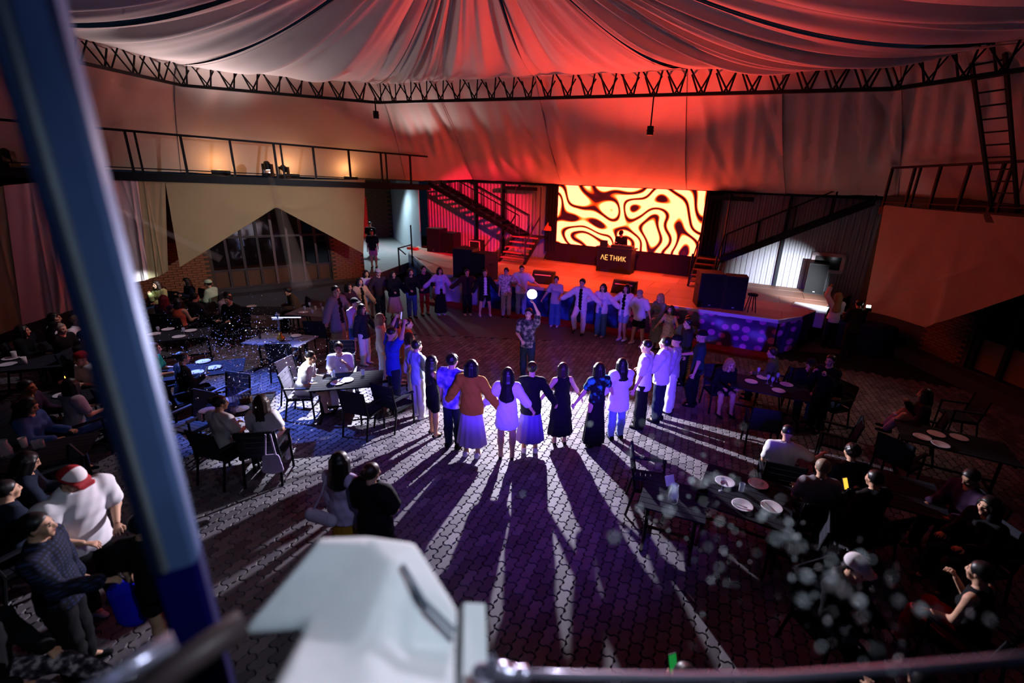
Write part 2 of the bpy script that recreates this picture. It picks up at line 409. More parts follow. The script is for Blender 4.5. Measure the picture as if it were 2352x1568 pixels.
own = set(vis[:300])
for z_, x, y, *_ in vis[:300]: inst('paver', pv_me, floor, (x, y-10, .23+random.uniform(-.0015, .0015)), (0, 0, PA))
rest = [c for c in cells if c not in own]
ctr = np.array([[x, y, random.uniform(-.003, .001)] for _, x, y, *_ in rest])
rv = np.c_[ca*pv_v[:, 0]-sa*pv_v[:, 1], sa*pv_v[:, 0]+ca*pv_v[:, 1], pv_v[:, 2]]
allv = (ctr[:, None, :] + rv[None]).reshape(-1, 3) - np.array([0, 10, -.23])
nv = len(rv); loops = np.concatenate([np.array(f) for f in pv_f]); tot = np.array([len(f) for f in pv_f]); K = len(ctr)
me = bpy.data.meshes.new('paver_field'); me.vertices.add(len(allv)); me.vertices.foreach_set('co', allv.astype(np.float32).ravel())
LI = (loops[None]+nv*np.arange(K)[:, None]).ravel().astype(np.int32); TT = np.tile(tot, K); LS = np.r_[0, np.cumsum(TT)[:-1]].astype(np.int32)
me.loops.add(len(LI)); me.loops.foreach_set('vertex_index', LI); me.polygons.add(len(TT)); me.polygons.foreach_set('loop_start', LS)
try: me.polygons.foreach_set('loop_total', TT.astype(np.int32))
except Exception: pass
me.polygons.foreach_set('use_smooth', np.zeros(len(TT), bool)); me.update(calc_edges=True); me.validate(); me.materials.append(pv_m)
pf = bpy.data.objects.new('paver_field', me); COL.objects.link(pf); pf.parent = floor; pf['kind'] = 'stuff'
# worn asphalt-grey apron between the pavers and the stage
apron = M('apron_concrete', '#56525a', .75, var=.15, scale=2, bump=.2, bscale=50)
far = [(-14.5, 13.2), (11.5, 13.2), (11.5, 17), (-4, 19), (-9, 21.5), (-14.5, 17)]
struct(MB().prism(far, -.04, -.002).build('trim_1', apron))

# ---- left brick wall, its window and the raised platform in front
sL0, _ = sof(BRICK_L, 497, 660); sL1, _ = sof(BRICK_L, 765, 641); sEnd, _ = sof(BRICK_L, 836, 600)
wl = struct(thing('wall_left', None, None, along(BRICK_L, sL0)))
ax = waxes(BRICK_L)
def wallbox(s0, s1, z0, z1, th, out, wall=BRICK_L, mb=None):
    mb = mb or MB(); A = waxes(wall)
    return mb.box(along(wall, (s0+s1)/2, (z0+z1)/2, out-th/2), (abs(s1-s0), th, z1-z0), A)
wallbox(-8, sL0, 0, 4.2, .3, 0).build('masonry_core', mortar, wl)
wallbox(sL1, sEnd, 0, 4.2, .3, 0).build('masonry_core', mortar, wl)
wallbox(sL0, sL1, 3.7, 4.2, .3, 0).build('lintel_band', mortar, wl)
wallbox(sL0, sL1, 0, PLAT_Z+.02, .3, 0).build('sill_band', plinth_m, wl)
bk = MB().box((0, 0, 0), (.235, .024, .062), ax).mesh('brick', brick_m)
spots = []
for row in range(34):
    z = .64+row*.075
    for s in np.arange(-7.6, sEnd, .25):
        s2 = s+(row % 2)*.125
        if sL0-.1 < s2 < sL1+.1 or s2 > sEnd-.1: continue
        p = along(BRICK_L, s2, z, .012); d = p-np.array([0, 0, EYE]); zc = d @ FWD; px, py = CX+FPX*(d @ RIGHT)/zc, CY-FPX*(d @ UP)/zc
        seen = (340 < px < 500 and py > 560) or (760 < px < 838 and py > 545) or (0 < px < 160 and py > 690)
        spots.append((0 if seen and px > 300 else (1 if seen else 2), random.random(), p))
spots.sort(key=lambda q: (q[0], q[1])); spots = [q for q in spots if q[0] < 2 or q[2][2] < 2.2]
for q in spots[:300]: inst('brick', bk, wl, q[2]-np.array(wl.location)+ax[1]*random.uniform(-.004, .006))
mb = MB()
for q in spots[300:]: mb.box(q[2]+ax[1]*random.uniform(-.004, .006), (.235, .024, .062), ax)
tag(mb.build('brick_field', brick_m, wl), kind='stuff')
win = struct(thing('window_1', None, None, along(BRICK_L, sL0, PLAT_Z)))
frame_m = M('window_frame_paint', '#3a3138', .5, var=.15); frame_lt = M('window_frame_lit', '#6b5c62', .5, var=.15)  # second frame tone: light on the middle mullions put into the colour
ncol = 8; z0, z1 = PLAT_Z+.05, 3.65
for i in range(ncol+1):
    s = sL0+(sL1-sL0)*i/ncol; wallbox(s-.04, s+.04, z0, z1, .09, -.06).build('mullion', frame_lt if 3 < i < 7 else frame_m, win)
for zz in (z0, 1.25, 2.35, z1): wallbox(sL0, sL1, zz-.035, zz+.035, .08, -.065).build('transom', frame_m, win)
for i in range(ncol):
    for a, b in ((z0, 1.25), (1.25, 2.35), (2.35, z1)):
        s = sL0+(sL1-sL0)*i/ncol; s2 = s+(sL1-sL0)/ncol; wallbox(s+.04, s2-.04, a+.035, b-.035, .008, -.1).build('pane', M('brown_panel', '#5a4030', .35, var=.2) if a == z0 else glass_dk, win)
dark_in = M('dark_room_wall', '#2a2126', .9, var=.3, scale=2)
c0, c1 = along(BRICK_L, sL0-.6, 0, -.32), along(BRICK_L, sL1+.6, 0, -.32); b0, b1 = along(BRICK_L, sL0-.6, 0, -5), along(BRICK_L, sL1+.6, 0, -5)
struct(MB().prism([c0[:2], c1[:2], b1[:2], b0[:2]], .5, PLAT_Z).build('floor', wood_in))
struct(wallbox(sL0-.6, sL1+.6, .5, 4.2, .1, -4.9).build('wall_inside', dark_in))
pl0, pl1 = along(BRICK_L, -8, 0, .55), along(BRICK_L, sEnd, 0, .55)
struct(MB().prism([along(BRICK_L, -8, 0, -.3)[:2], pl0[:2], pl1[:2], along(BRICK_L, sEnd, 0, -.3)[:2]], 0, .48).build('trim_2', plinth_m))

# ---- passage beside the stage
pe0, pe1 = along(BRICK_L, sEnd, 0, .2), np.array([-7.15, 22.55, 0])
far_r = G(905, 545, PLAT_Z); far_l = G(820, 545, PLAT_Z)
struct(MB().prism([pe0[:2], pe1[:2], (-6.9, 24.3), far_r[:2], far_l[:2], along(BRICK_L, sEnd+.1, 0, -3)[:2]], .2, PLAT_Z).build('floor', concrete))
def corrugated(p, q, z0, z1, pitch=.2, dep=.035):
    p, q = np.array(p[:2]), np.array(q[:2]); L = np.linalg.norm(q-p); d = (q-p)/L; n = np.array([d[1], -d[0]]); pts = []
    k = int(L/pitch)
    for i in range(k):
        for t, e in ((0, 0), (.28, 0), (.4, 1), (.78, 1), (.9, 0)):
            pts.append(p+d*(i+t)*L/k+n*dep*e)
    pts.append(q); pts = np.array(pts)
    return MB().grid(np.stack([np.c_[pts, np.full(len(pts), z0)], np.c_[pts, np.full(len(pts), z1)]]))
struct(corrugated(far_r, (-6.95, 24.3), .2, 5.2).build('wall_passage', corr_in))
wp = struct(thing('wall_passage_end', None, None, far_l))
d2 = far_r[:2]-far_l[:2]; Lp = np.linalg.norm(d2); A2 = [np.r_[d2/Lp, 0], np.array([d2[1]/Lp, -d2[0]/Lp, 0]), np.array([0, 0, 1.])]
MB().box((far_l+far_r)/2+A2[1]*-.2+[0, 0, 2.4], (Lp+1, .3, 5), A2).build('masonry_core', mortar, wp)
bk2 = MB().box((0, 0, 0), (.43, .03, .13), A2).mesh('brick', brick_m)
for r in range(26):
    for c in range(7):
        t = (c+.5*(r % 2)+.2)*.45
        if t < Lp-.1: inst('brick', bk2, wp, A2[0]*t+A2[2]*(.1+r*.145)+A2[1]*-.04)

# ---- corrugated wall behind the stage, seen with its window
bs0 = -8.2; bs1 = 13.5
struct(corrugated(along(BACK, bs0), along(BACK, bs1), 0, 5.0).build('wall_back', corr))
w2 = struct(thing('window_2', None, None, along(BACK, sof(BACK, 1900, 610)[0], 1.85)))
s0, s1 = sof(BACK, 1862, 600)[0], sof(BACK, 1938, 610)[0]; white_fr = M('white_window_frame', '#d8ccd6', .4, var=.05)
for a, b, c_, d_ in ((s0, s1, 2.42, 2.54), (s0, s1, 1.82, 1.94), (s0, s0+.12, 1.82, 2.54), (s1-.12, s1, 1.82, 2.54)):
    wallbox(a, b, c_, d_, .1, .13, BACK).build('frame_bar', white_fr, w2)
wallbox(s0+.1, s1-.1, 1.92, 2.44, .02, .08, BACK).build('pane', M('dark_pane', '#06070a', .1, spec=.8), w2)
# roof-line beam over the stage wall
beam = struct(thing('trim_3', None, None, along(BACK, -6, 4.4)))
wallbox(-7.6, 12.5, 4.48, 4.62, .14, .22, BACK).build('edge_beam', steel, beam)
for s in (-4.9, -3.3, 9.3): wallbox(s-.06, s+.06, 0, 4.5, .1, .16, BACK).build('wall_post', steel, beam)

# ---- right brick wall with glazing
wr = struct(thing('wall_right', None, None, along(BRICK_R, 0)))
axr = waxes(BRICK_R)
sR0 = sof(BRICK_R, 2205, 860)[0]
def rbox(s0, s1, z0, z1, th, out, mb=None):
    return (mb or MB()).box(along(BRICK_R, (s0+s1)/2, (z0+z1)/2, out-th/2), (abs(s1-s0), th, z1-z0), axr)
rbox(-4.5, sR0, 0, 4.6, .3, 0).build('masonry_core', mortar, wr)
rbox(sR0, 9, 3.4, 4.6, .3, 0).build('lintel_band', mortar, wr)
rbox(sR0, 9, 0, .35, .3, 0).build('sill_band', plinth_m, wr)
bkr = MB().box((0, 0, 0), (.235, .024, .062), axr).mesh('brick', brick_m)
for row in range(30):
    for s in np.arange(sR0-1.35, sR0-.05, .25):
        s2 = s+(row % 2)*.125
        if s2 < sR0-.1: inst('brick', bkr, wr, along(BRICK_R, s2, .4+row*.075, .012)-np.array(wr.location))
w3 = struct(thing('window_3', None, None, along(BRICK_R, sR0, .35)))
for i in range(8):
    s = sR0+.1+i*.78; rbox(s-.06, s+.06, .35, 3.4, .1, -.04).build('mullion', steel, w3)
    rbox(s+.06, s+.72, .4, 1.2, .02, -.12).build('pane', M('amber_panel', '#7a5a3a', .5, var=.2), w3)
    rbox(s+.06, s+.72, 1.25, 3.35, .01, -.12).build('pane', glass_dk, w3)
struct(rbox(-4.5, 9, 0, .32, .5, .5).build('trim_4', plinth_m))
struct(rbox(sR0, 9, 0, 4, .1, -4).build('wall_inside', dark_in))

# ---- galleries
def gallery(name, label, wall, s0, s1, depth, step, zdeck, skip=()):
    g = thing(name, label, 'gallery', along(wall, s0, zdeck)); A = waxes(wall)
    def bx(a, b, z0, z1, th, out): return MB().box(along(wall, (a+b)/2, (z0+z1)/2, out-th/2), (abs(b-a), th, z1-z0), A)
    bx(s0, s1, zdeck-.12, zdeck, depth, 0).build('deck', steel_blk, g)
    bx(s0, s1, zdeck-.22, zdeck-.02, .08, .05).build('edge_beam', steel, g)
    bx(s0, s1, zdeck+1.02, zdeck+1.08, .06, -.02).build('top_rail', steel, g)
    bx(s0, s1, zdeck+.10, zdeck+.13, .03, -.03).build('toe_rail', steel, g)
    s = s0; i = 0
    while s < s1:
        bx(s-.03, s+.03, zdeck, zdeck+1.05, .06, -.02).build('post', steel, g)
        if i % 3 == 1: bx(s+.17, s+.22, zdeck, zdeck+1.05, .05, -.02).build('post', steel, g)
        s += step; i += 1
    return g
eL1, _ = sof(EDGE_L, 985, 405)
gallery('gallery', 'black steel gallery with railing above the olive drapes on the left', EDGE_L, -8, eL1, 1.1, 1.18, DECK_Z)
eR0 = sof(EDGE_R, 2035, 430)[0]
gallery('gallery', 'black steel gallery with slanting railing above the tan drape on the right', EDGE_R, eR0, 8.5, 1.25, .82, DECK_Z)

# ---- stairs from the stage to the galleries
def stairs(name, label, a, b, width, n, rail_h=.95, mat=steel, tread_m=steel_blk):
    """a: foot, b: head (front stringer line), width: vector from the front stringer to the wall side"""
    a, b, wv = np.array(a, float), np.array(b, float), np.array(width, float)
    g = thing(name, label, 'staircase', a)
    for k, off in enumerate((0, 1)):
        MB().bar(a+wv*off, b+wv*off, .05, .2).build('stringer', mat, g)
    d = (b-a); h = np.array([d[0], d[1], 0]); hl = np.linalg.norm(h); hd = h/hl
    for i in range(n):
        p = a+d*(i+.5)/n; MB().box(p+wv/2+[0, 0, .03], (hl/n*1.05, np.linalg.norm(wv), .04), [hd, wv/np.linalg.norm(wv), np.array([0, 0, 1.])]).build('tread', tread_m, g)
    for off in (0, 1):
        MB().bar(a+wv*off+[0, 0, rail_h], b+wv*off+[0, 0, rail_h], .045).build('handrail', mat, g)
        for t in np.linspace(0, 1, 5): MB().bar(a+d*t+wv*off, a+d*t+wv*off+[0, 0, rail_h], .04).build('baluster', mat, g)
    return g
nB = waxes(BACK)[1]
FRONT_B = ((BACK[0][0]+nB[0]*1.15, BACK[0][1]+nB[1]*1.15), ANG_B)
stL_a = W(1192, 545, FRONT_B); stL_b = W(985, 414, FRONT_B); stL_b[2] = DECK_Z; stL_a[2] = 2.15
stairs('staircase', 'black steel stairs rising along the red-lit wall to the left gallery', stL_a, stL_b, -nB*.95, 13)
stR_a = W(1655, 590, FRONT_B); stR_b = W(2012, 452, FRONT_B); stR_a[2] = 2.0; stR_b[2] = DECK_Z+.1
stairs('staircase', 'black steel stairs rising along the corrugated wall to the right gallery', stR_a, stR_b, -nB*.95, 14)
red_tread = M('tread_dull_red', '#8a5a50', .6, var=.2)  # dull red tone for the low treads
def low_steps(name, label, x0, x1, zt, n):
    # broad flight coming straight at the hall from the landing
    a = sof(FRONT_B, x0, 560)[0]; b = sof(FRONT_B, x1, 560)[0]
    g = thing(name, label, 'steps', along(FRONT_B, (a+b)/2, STAGE_Z, .2)); A = waxes(FRONT_B); w_ = abs(b-a)
    for i in range(n):
        z = STAGE_Z+(zt-STAGE_Z)*(i+1)/n; o = (n-1-i)*.27
        MB().box(along(FRONT_B, (a+b)/2, z, o), (w_, .27, .05), A).build('tread', red_tread, g)
    MB().box(along(FRONT_B, (a+b)/2, zt, -.62), (w_+.1, .95, .06), A).build('landing', steel, g)
    for s in (a, b):
        MB().bar(along(FRONT_B, s, STAGE_Z, n*.27-.05), along(FRONT_B, s, zt, -.1), .05, .16).build('stringer', steel, g)
        MB().bar(along(FRONT_B, s, STAGE_Z, n*.27-.15), along(FRONT_B, s, STAGE_Z+1.2, n*.27-.15), .05).build('post', steel, g)
        MB().bar(along(FRONT_B, s, STAGE_Z+.9, n*.27-.15), along(FRONT_B, s, zt+.95, -.1), .045).build('handrail', steel, g)
        MB().bar(along(FRONT_B, s, zt, -.1), along(FRONT_B, s, 4.4, -.1), .045).build('hanger_post', steel, g)
    return g
low_steps('steps', 'short broad flight of open steps under the left stair landing', 1180, 1236, 2.15, 5)
low_steps('steps', 'short broad flight of red-lit steps under the right stair landing', 1606, 1660, 2.0, 5)

# ---- stage
stg = struct(thing('stage', None, None, (0, 17, 0)))
MB().prism(STAGE[::-1], 0, STAGE_Z-.03).build('stage_core', M('stage_core_black', '#0c0c10', .9), stg)
def clip(poly, a, b):
    out = []
    def side(p): return (b[0]-a[0])*(p[1]-a[1])-(b[1]-a[1])*(p[0]-a[0])
    for i in range(len(poly)):
        p, q = poly[i], poly[(i+1) % len(poly)]; sp, sq = side(p), side(q)
        if sp >= 0: out.append(p)
        if (sp >= 0) != (sq >= 0):
            t = sp/(sp-sq); out.append((p[0]+(q[0]-p[0])*t, p[1]+(q[1]-p[1])*t))
    return out
hull = STAGE
du, dn = np.array([math.cos(R_(-23.4)), math.sin(R_(-23.4))]), np.array([-math.sin(R_(-23.4)), math.cos(R_(-23.4))])
ply2 = M('stage_ply_worn', '#9c7262', .55, var=.3, scale=1.2, bump=.1); ply3 = M('stage_ply_pale', '#bd9a86', .6, var=.2, scale=1.4, bump=.1)
for i in range(-2, 8):
    for j in range(0, 8):
        o = np.array([-4.6, 17.45])+du*(i*2.2+(j % 2)*.8-1)+dn*(j*1.25); e = .006
        q = [tuple(o+du*e+dn*e), tuple(o+du*(2.2-e)+dn*e), tuple(o+du*(2.2-e)+dn*(1.25-e)), tuple(o+du*e+dn*(1.25-e))]
        for k in range(len(hull)):
            if not q: break
            q = clip(q, hull[k], hull[(k+1) % len(hull)])
        if len(q) > 2: MB().prism(q, STAGE_Z-.03, STAGE_Z+random.uniform(-.002, .002)).build('deck_panel', random.choice([ply, ply, ply2, ply3]), stg)
trim_al = M('stage_edge_aluminium', '#c9c3cf', .35, .5, var=.1)
for p, q in ((1, 2), (2, 3), (3, 4)):
    a, b = np.array([*STAGE[p], STAGE_Z-.05]), np.array([*STAGE[q], STAGE_Z-.05]); MB().bar(a, b, .05, .11).build('edge_trim', trim_al, stg)
kerb_r = M('red_carpet_strip', '#7a1418', .9, var=.2)
a, b = np.array([*STAGE[2], .05]), np.array([*STAGE[3], .05]); n_ = np.array([-du[1], du[0], 0])*-1
MB().bar(a+n_*.3, b+n_*.3, .55, .1).build('carpet_kerb', kerb_r, stg)

# handrail at the passage edge beside the stage
hr_ = thing('handrail', 'black handrail at the passage edge left of the stage', 'handrail', G(948, 612, PLAT_Z), 0)
h0, h1 = G(918, 622, PLAT_Z), G(948, 612, PLAT_Z)
for p in (h0, h1): MB().bar(p, p+[0, 0, 1.0], .05).build('post', steel_blk, hr_)
MB().bar(h1, h1+[0, 0, 1.9], .05).build('post', steel_blk, hr_); MB().bar(h0+[0, 0, 1.0], h1+[0, 0, 1.02], .05).build('top_bar', steel_blk, hr_); MB().bar(h0+[0, 0, 1.0], h0+[.35, -.1, .75], .04).build('end_bar', steel_blk, hr_)
# ================================================================== CANOPY, TRUSS, DRAPES
TR = [(-13.7, 3.0), (-13.4, 9.0), (-13.0, 12.5), (-12.2, 16.4), (-6.5, 18.1), (-4.3, 17.15), (-.8, 15.8), (3.4, 14.15), (5.6, 13.35), (8.0, 12.5), (9.3, 10.6), (10.2, 6.5), (10.6, 2.0)]
OUT = [(-17.0, 5.5), (-16.8, 9.4), (-15.4, 10.85), (-11.5, 14.75), (-6.25, 20.0), (-4.05, 23.6), (0.25, 21.55), (5.15, 19.15), (8.35, 17.6), (11.0, 15.6), (10.95, 11.5), (11.0, 6.5), (11.2, 2.0)]
OUTZ = [4.35]*4+[4.4, 4.6, 4.55, 4.55, 4.55, 4.6, 4.5, 4.4, 4.4]
KS = .865                                      # the ring hangs nearer than the walls
TR = [(x*KS, y*KS) for x, y in TR]
ceil_ = struct(thing('ceiling', None, None, (0, 12, 4.3)))
NS = 44                                       # columns per bay
def bays(P): return [polyline([P[i], P[i+1]], NS+1) for i in range(len(P)-1)]
def smooth3(Q): return Q
tb, ob, zb = bays(TR), bays(OUT), [np.linspace(OUTZ[i], OUTZ[i+1], NS+1) for i in range(len(OUTZ)-1)]
fr = np.random.default_rng(3)
def fold(s, t, seed, n=5, sharp=1.0):
    r = np.random.default_rng(seed); o = np.zeros(np.broadcast(s, t).shape)
    for _ in range(n):
        c = r.uniform(0, 1)+r.uniform(-.5, .5)*t; wd = r.uniform(.02, .09); o = o+r.uniform(.4, 1)*np.exp(-((s-c)/wd)**2)*r.choice([1, 1, -.7])
    return o
RSAG = [-.6, -.6, -.62, -.65, -.45, -.05, .28, .34, .2, -.3, -.62, -.62, -.6]
# lower roof panels: from the truss ring out and down to the walls
for i in range(len(TR)-1):
    a, b = tb[i], ob[i]; NT = 22; P = np.zeros((NS+1, NT+1, 3)); t = np.linspace(0, 1, NT+1)[None, :]; s = np.linspace(0, 1, NS+1)[:, None]
    P[:, :, 0] = a[:, 0][:, None]*(1-t)+b[:, 0][:, None]*t; P[:, :, 1] = a[:, 1][:, None]*(1-t)+b[:, 1][:, None]*t
    z = 7.19*(1-t)+zb[i][:, None]*t - (RSAG[i]*(1-s)+RSAG[i+1]*s)*np.sin(math.pi*t)
    env = np.sin(math.pi*np.clip(t*.9+.06, 0, 1))
    z = z + .13*fold(s, t, 100+i, 6)*env + .02*np.sin(s*40+t*5+i)*env
    P[:, :, 2] = z
    MB().grid(P).build('roof_cloth', fabric_low, ceil_, smooth=True)
# seams between the cloths
for i in range(1, len(TR)-1):
    pts = [np.array([TR[i][0]*(1-t)+OUT[i][0]*t, TR[i][1]*(1-t)+OUT[i][1]*t, 7.17*(1-t)+OUTZ[i]*t-(RSAG[i]+.02)*math.sin(math.pi*t)-.01]) for t in np.linspace(0, 1, 14)]
    MB().tube(pts, .009, 5).build('seam_cord', M('seam_cord', '#8a7a7a', .9), ceil_)
# upper canopy: swags from the ring up to the peak
PEAK = np.array([-1.64, 9.17, 8.81])
SAG = [.9, .85, .75, .8, .7, .58, .58, .7, .95, 1.1, 1.0, 1.0, 1.0]
SAG = [q*KS for q in SAG]
for i in range(len(TR)-1):
    a = tb[i]; NT = 40; t = np.linspace(0, 1, NT+1)[None, :]; s = np.linspace(0, 1, NS+1)[:, None]
    sag = (SAG[i]*(1-s)+SAG[i+1]*s) + np.sin(math.pi*s)*{3: .34, 8: .25, 9: .2}.get(i, .04)
    P = np.zeros((NS+1, NT+1, 3)); tt = t**1.0
    P[:, :, 0] = a[:, 0][:, None]*(1-tt)+PEAK[0]*tt; P[:, :, 1] = a[:, 1][:, None]*(1-tt)+PEAK[1]*tt
    z = 7.15*(1-t)+PEAK[2]*t - sag*4*t*(1-t)*(1.25-.5*t)*.8
    env = np.sin(math.pi*np.clip(t, 0, 1)**.8)
    z = z + (.17*fold(s, t*.4, 300+i, 7) + .010*np.sin(s*55+i*2+t*3) + .05*np.sin(s*17+i*3-t*4))*env
    P[:, :, 2] = z
    MB().grid(P).build('canopy_swag', fabric, ceil_, smooth=True)
for i in range(1, len(TR)-1):
    pts = [np.array([TR[i][0]*(1-t)+PEAK[0]*t, TR[i][1]*(1-t)+PEAK[1]*t, 7.14*(1-t)+PEAK[2]*t-SAG[i]*4*t*(1-t)*(1.25-.5*t)*.8-.01]) for t in np.linspace(0, 1, 26)]
    MB().tube(pts, .004, 5).build('seam_cord', M('seam_cord', '#8a7a7a', .9), ceil_)

def truss(label, p, q, z=6.65, dep=.60, wid=.36):
    p, q = np.array([p[0]*KS, p[1]*KS, z]), np.array([q[0]*KS, q[1]*KS, z]); L = np.linalg.norm(q-p); d = (q-p)/L; n = np.array([d[1], -d[0], 0]); u = np.array([0, 0, 1.])
    if n @ (-(p+q)/2+np.array([0, 8, 0])) < 0: n = -n
    g = thing('roof_truss', label, 'truss', p)
    MB().bar(p, q, .075).build('bottom_chord', steel_blk, g)
    for s in (-1, 1): MB().bar(p+u*dep+n*s*wid/2, q+u*dep+n*s*wid/2, .06).build('top_chord', steel_blk, g)
    k = max(2, int(L/.55)); 
    for s in (-1, 1):
        for i in range(k):
            a = p+d*L*i/k; m_ = p+d*L*(i+.5)/k+u*dep+n*s*wid/2; b = p+d*L*(i+1)/k
            if s > 0: a, b = a+d*L*.22/k, b+d*L*.22/k
            MB().bar(a, m_, .032).build('brace', steel_blk, g); MB().bar(m_, b, .032).build('brace', steel_blk, g)
    for i in range(k):
        a = p+d*L*i/k+u*dep+n*wid/2*(1 if i % 2 else -1); b = p+d*L*(i+1)/k+u*dep-n*wid/2*(1 if i % 2 else -1)
        MB().bar(a, b, .03).build('brace', steel_blk, g)
    return g
truss('black lattice truss at far left, beside the blurred blue pillar', (-13.5, 8.0), (-12.95, 12.8))
truss('short black lattice truss running up to the left bend of the roof ring', (-12.95, 12.8), (-12.2, 16.4))
truss('black lattice truss above the left gallery, under the grey swag', (-12.2, 16.4), (-6.5, 18.1))
truss('long black lattice truss spanning above the stage', (-6.5, 18.1), (8.0, 12.5))
truss('black lattice truss at far right, beside the ladder', (8.0, 12.5), (9.5, 9.6))

def drape(name, label, wall, top, bot, mat, nfold=6, amp=.05, seed=1, tilt=0.0, cat='drape'):
    """cloth hung from a gallery edge: top and bottom outlines surveyed on the plane of the edge"""
    NS_, NT_ = 60, 26
    T = np.array([W(x, y, wall) for x, y in top]); B = np.array([W(x, y, wall) for x, y in bot]); T, B = polyline(T, NS_+1), polyline(B, NS_+1)
    t = np.linspace(0, 1, NT_+1)[None, :, None]; s = np.linspace(0, 1, NS_+1)[:, None]
    P = T[:, None, :]*(1-t)+B[:, None, :]*t; n = waxes(wall)[1]; tt = t[:, :, 0]
    off = amp*fold(s, tt, seed, nfold)*(.25+.75*tt) + .004*np.sin(s*23+tt*3) + tilt*tt
    off = off - off.min(); P = P + n[None, None, :]*off[:, :, None]
    Q = P - n[None, None, :]*.006
    mb = MB(); mb.grid(P); mb.grid(Q[::-1])
    return tag(mb.build(name, mat, smooth=True), label, cat)
drape('drape', 'olive drape cut to a peak over the windows, left of the passage', EDGE_L, [(378, 411), (500, 412), (640, 411), (838, 413)], [(413, 613), (632, 476), (640, 478), (834, 582)], olive_cloth, 7, .05, 11)
drape('drape', 'narrow olive drape with a rounded foot, right of the pale one by the pillar', EDGE_L, [(315, 411), (379, 411)], [(340, 640), (364, 634), (386, 622)], olive_cloth, 3, .05, 12)
drape('drape', 'pale drape lit white at its foot, right beside the blurred pillar', EDGE_L, [(225, 410), (316, 411)], [(292, 652), (341, 641)], lilac_cloth, 7, .07, 13)
drape('drape', 'pale lilac drape left of the blurred pillar', EDGE_L, [(8, 426), (150, 412)], [(52, 746), (175, 708)], lilac_cloth, 6, .08, 14)
drape('drape', 'olive drape at the left picture edge', EDGE_L, [(-120, 440), (9, 427)], [(-60, 790), (53, 748)], olive_cloth, 4, .06, 15)
drape('drape', 'tan drape drooping to a point under the right gallery', EDGE_R, [(2036, 471), (2120, 480), (2352, 499), (2440, 505)], [(1990, 712), (2060, 730), (2135, 752), (2352, 678), (2440, 640)], tan_cloth, 9, .09, 16)

# ---- ladder
la0, la1 = W(2268, 400, EDGE_R), W(2312, 400, EDGE_R)
la = thing('ladder', 'dark ladder leaning from the right gallery up to the roof truss', 'ladder', (9.85, 10.6, DECK_Z))
lp = [np.array([9.85, 10.85, DECK_Z]), np.array([9.95, 10.35, DECK_Z])]; lq = [np.array([7.95, 10.35, 7.2]), np.array([8.15, 9.85, 7.2])]
for a, b in zip(lp, lq): MB().bar(a, b, .06).build('rail', steel_blk, la)
for t in np.linspace(.06, .94, 12): MB().bar(lp[0]+(lq[0]-lp[0])*t, lp[1]+(lq[1]-lp[1])*t, .03).build('rung', steel_blk, la)

# ================================================================== STAGE THINGS
def screen_material():
    m = bpy.data.materials.new('led_screen_picture'); m.use_nodes = True; N = m.node_tree.nodes; L = m.node_tree.links; b = N['Principled BSDF']
    tc = N.new('ShaderNodeTexCoord'); mp = N.new('ShaderNodeMapping'); mp.inputs['Scale'].default_value = (.52, .52, .62); mp.inputs['Location'].default_value = (3.3, 1.0, 7.1)
    L.new(tc.outputs['Object'], mp.inputs[0])
    nz = N.new('ShaderNodeTexNoise'); nz.inputs['Scale'].default_value = 1.4; nz.inputs['Detail'].default_value = 0; L.new(mp.outputs[0], nz.inputs['Vector'])
    mu = N.new('ShaderNodeMath'); mu.operation = 'MULTIPLY'; mu.inputs[1].default_value = 40; L.new(nz.outputs['Fac'], mu.inputs[0])
    sn = N.new('ShaderNodeMath'); sn.operation = 'SINE'; L.new(mu.outputs[0], sn.inputs[0])
    ma = N.new('ShaderNodeMath'); ma.operation = 'MULTIPLY_ADD'; ma.inputs[1].default_value = .5; ma.inputs[2].default_value = .5; L.new(sn.outputs[0], ma.inputs[0])
    c = N.new('ShaderNodeValToRGB'); e = c.color_ramp.elements
    while len(e) < 4: e.new(.5)
    for q, (p_, k_) in zip(e, ((.0, (1, .0, .1)), (.13, (1, .03, .0)), (.30, (1, .065, .01)), (.5, (1, .075, .034)))): q.position = p_; q.color = (*k_, 1)
    st = N.new('ShaderNodeValToRGB'); e = st.color_ramp.elements
    while len(e) < 4: e.new(.5)
    for q, (p_, k_) in zip(e, ((.0, .003), (.10, .012), (.24, .30), (.42, 1.0))): q.position = p_; q.color = (k_, k_, k_, 1)
    L.new(ma.outputs[0], c.inputs[0]); L.new(ma.outputs[0], st.inputs[0])
    ml = N.new('ShaderNodeMath'); ml.operation = 'MULTIPLY'; ml.inputs[1].default_value = 14.0; L.new(st.outputs[0], ml.inputs[0])
    b.inputs['Base Color'].default_value = (.01, .01, .01, 1); L.new(c.outputs[0], b.inputs['Emission Color']); L.new(ml.outputs[0], b.inputs['Emission Strength'])
    return m
SC = ((BACK[0][0]+nB[0]*.35, BACK[0][1]+nB[1]*.35), ANG_B)
c00, c11 = W(1280, 557, SC), W(1622, 438, SC); c10 = W(1607, 590, SC); c01 = W(1283, 425, SC)
sA, sB = sof(SC, 1281, 490)[0], sof(SC, 1614, 515)[0]; zA, zB = (c00[2]+c10[2])/2, (c11[2]+c01[2])/2
scr = thing('led_screen', 'large LED screen showing cream and dark red ripple patterns behind the DJ', 'screen', along(SC, (sA+sB)/2, zA))
Asc = waxes(SC)
for nm, mt, th, out, gx in (('cabinet', steel_blk, .12, -.02, .06),):
    MB().box(along(SC, (sA+sB)/2, (zA+zB)/2, out-th/2), (sB-sA+2*gx, th, zB-zA+2*gx), Asc).build(nm, mt, scr)
pic = MB().box((0, 0, 0), (sB-sA, .02, zB-zA), None); pm = pic.mesh('picture', screen_material())
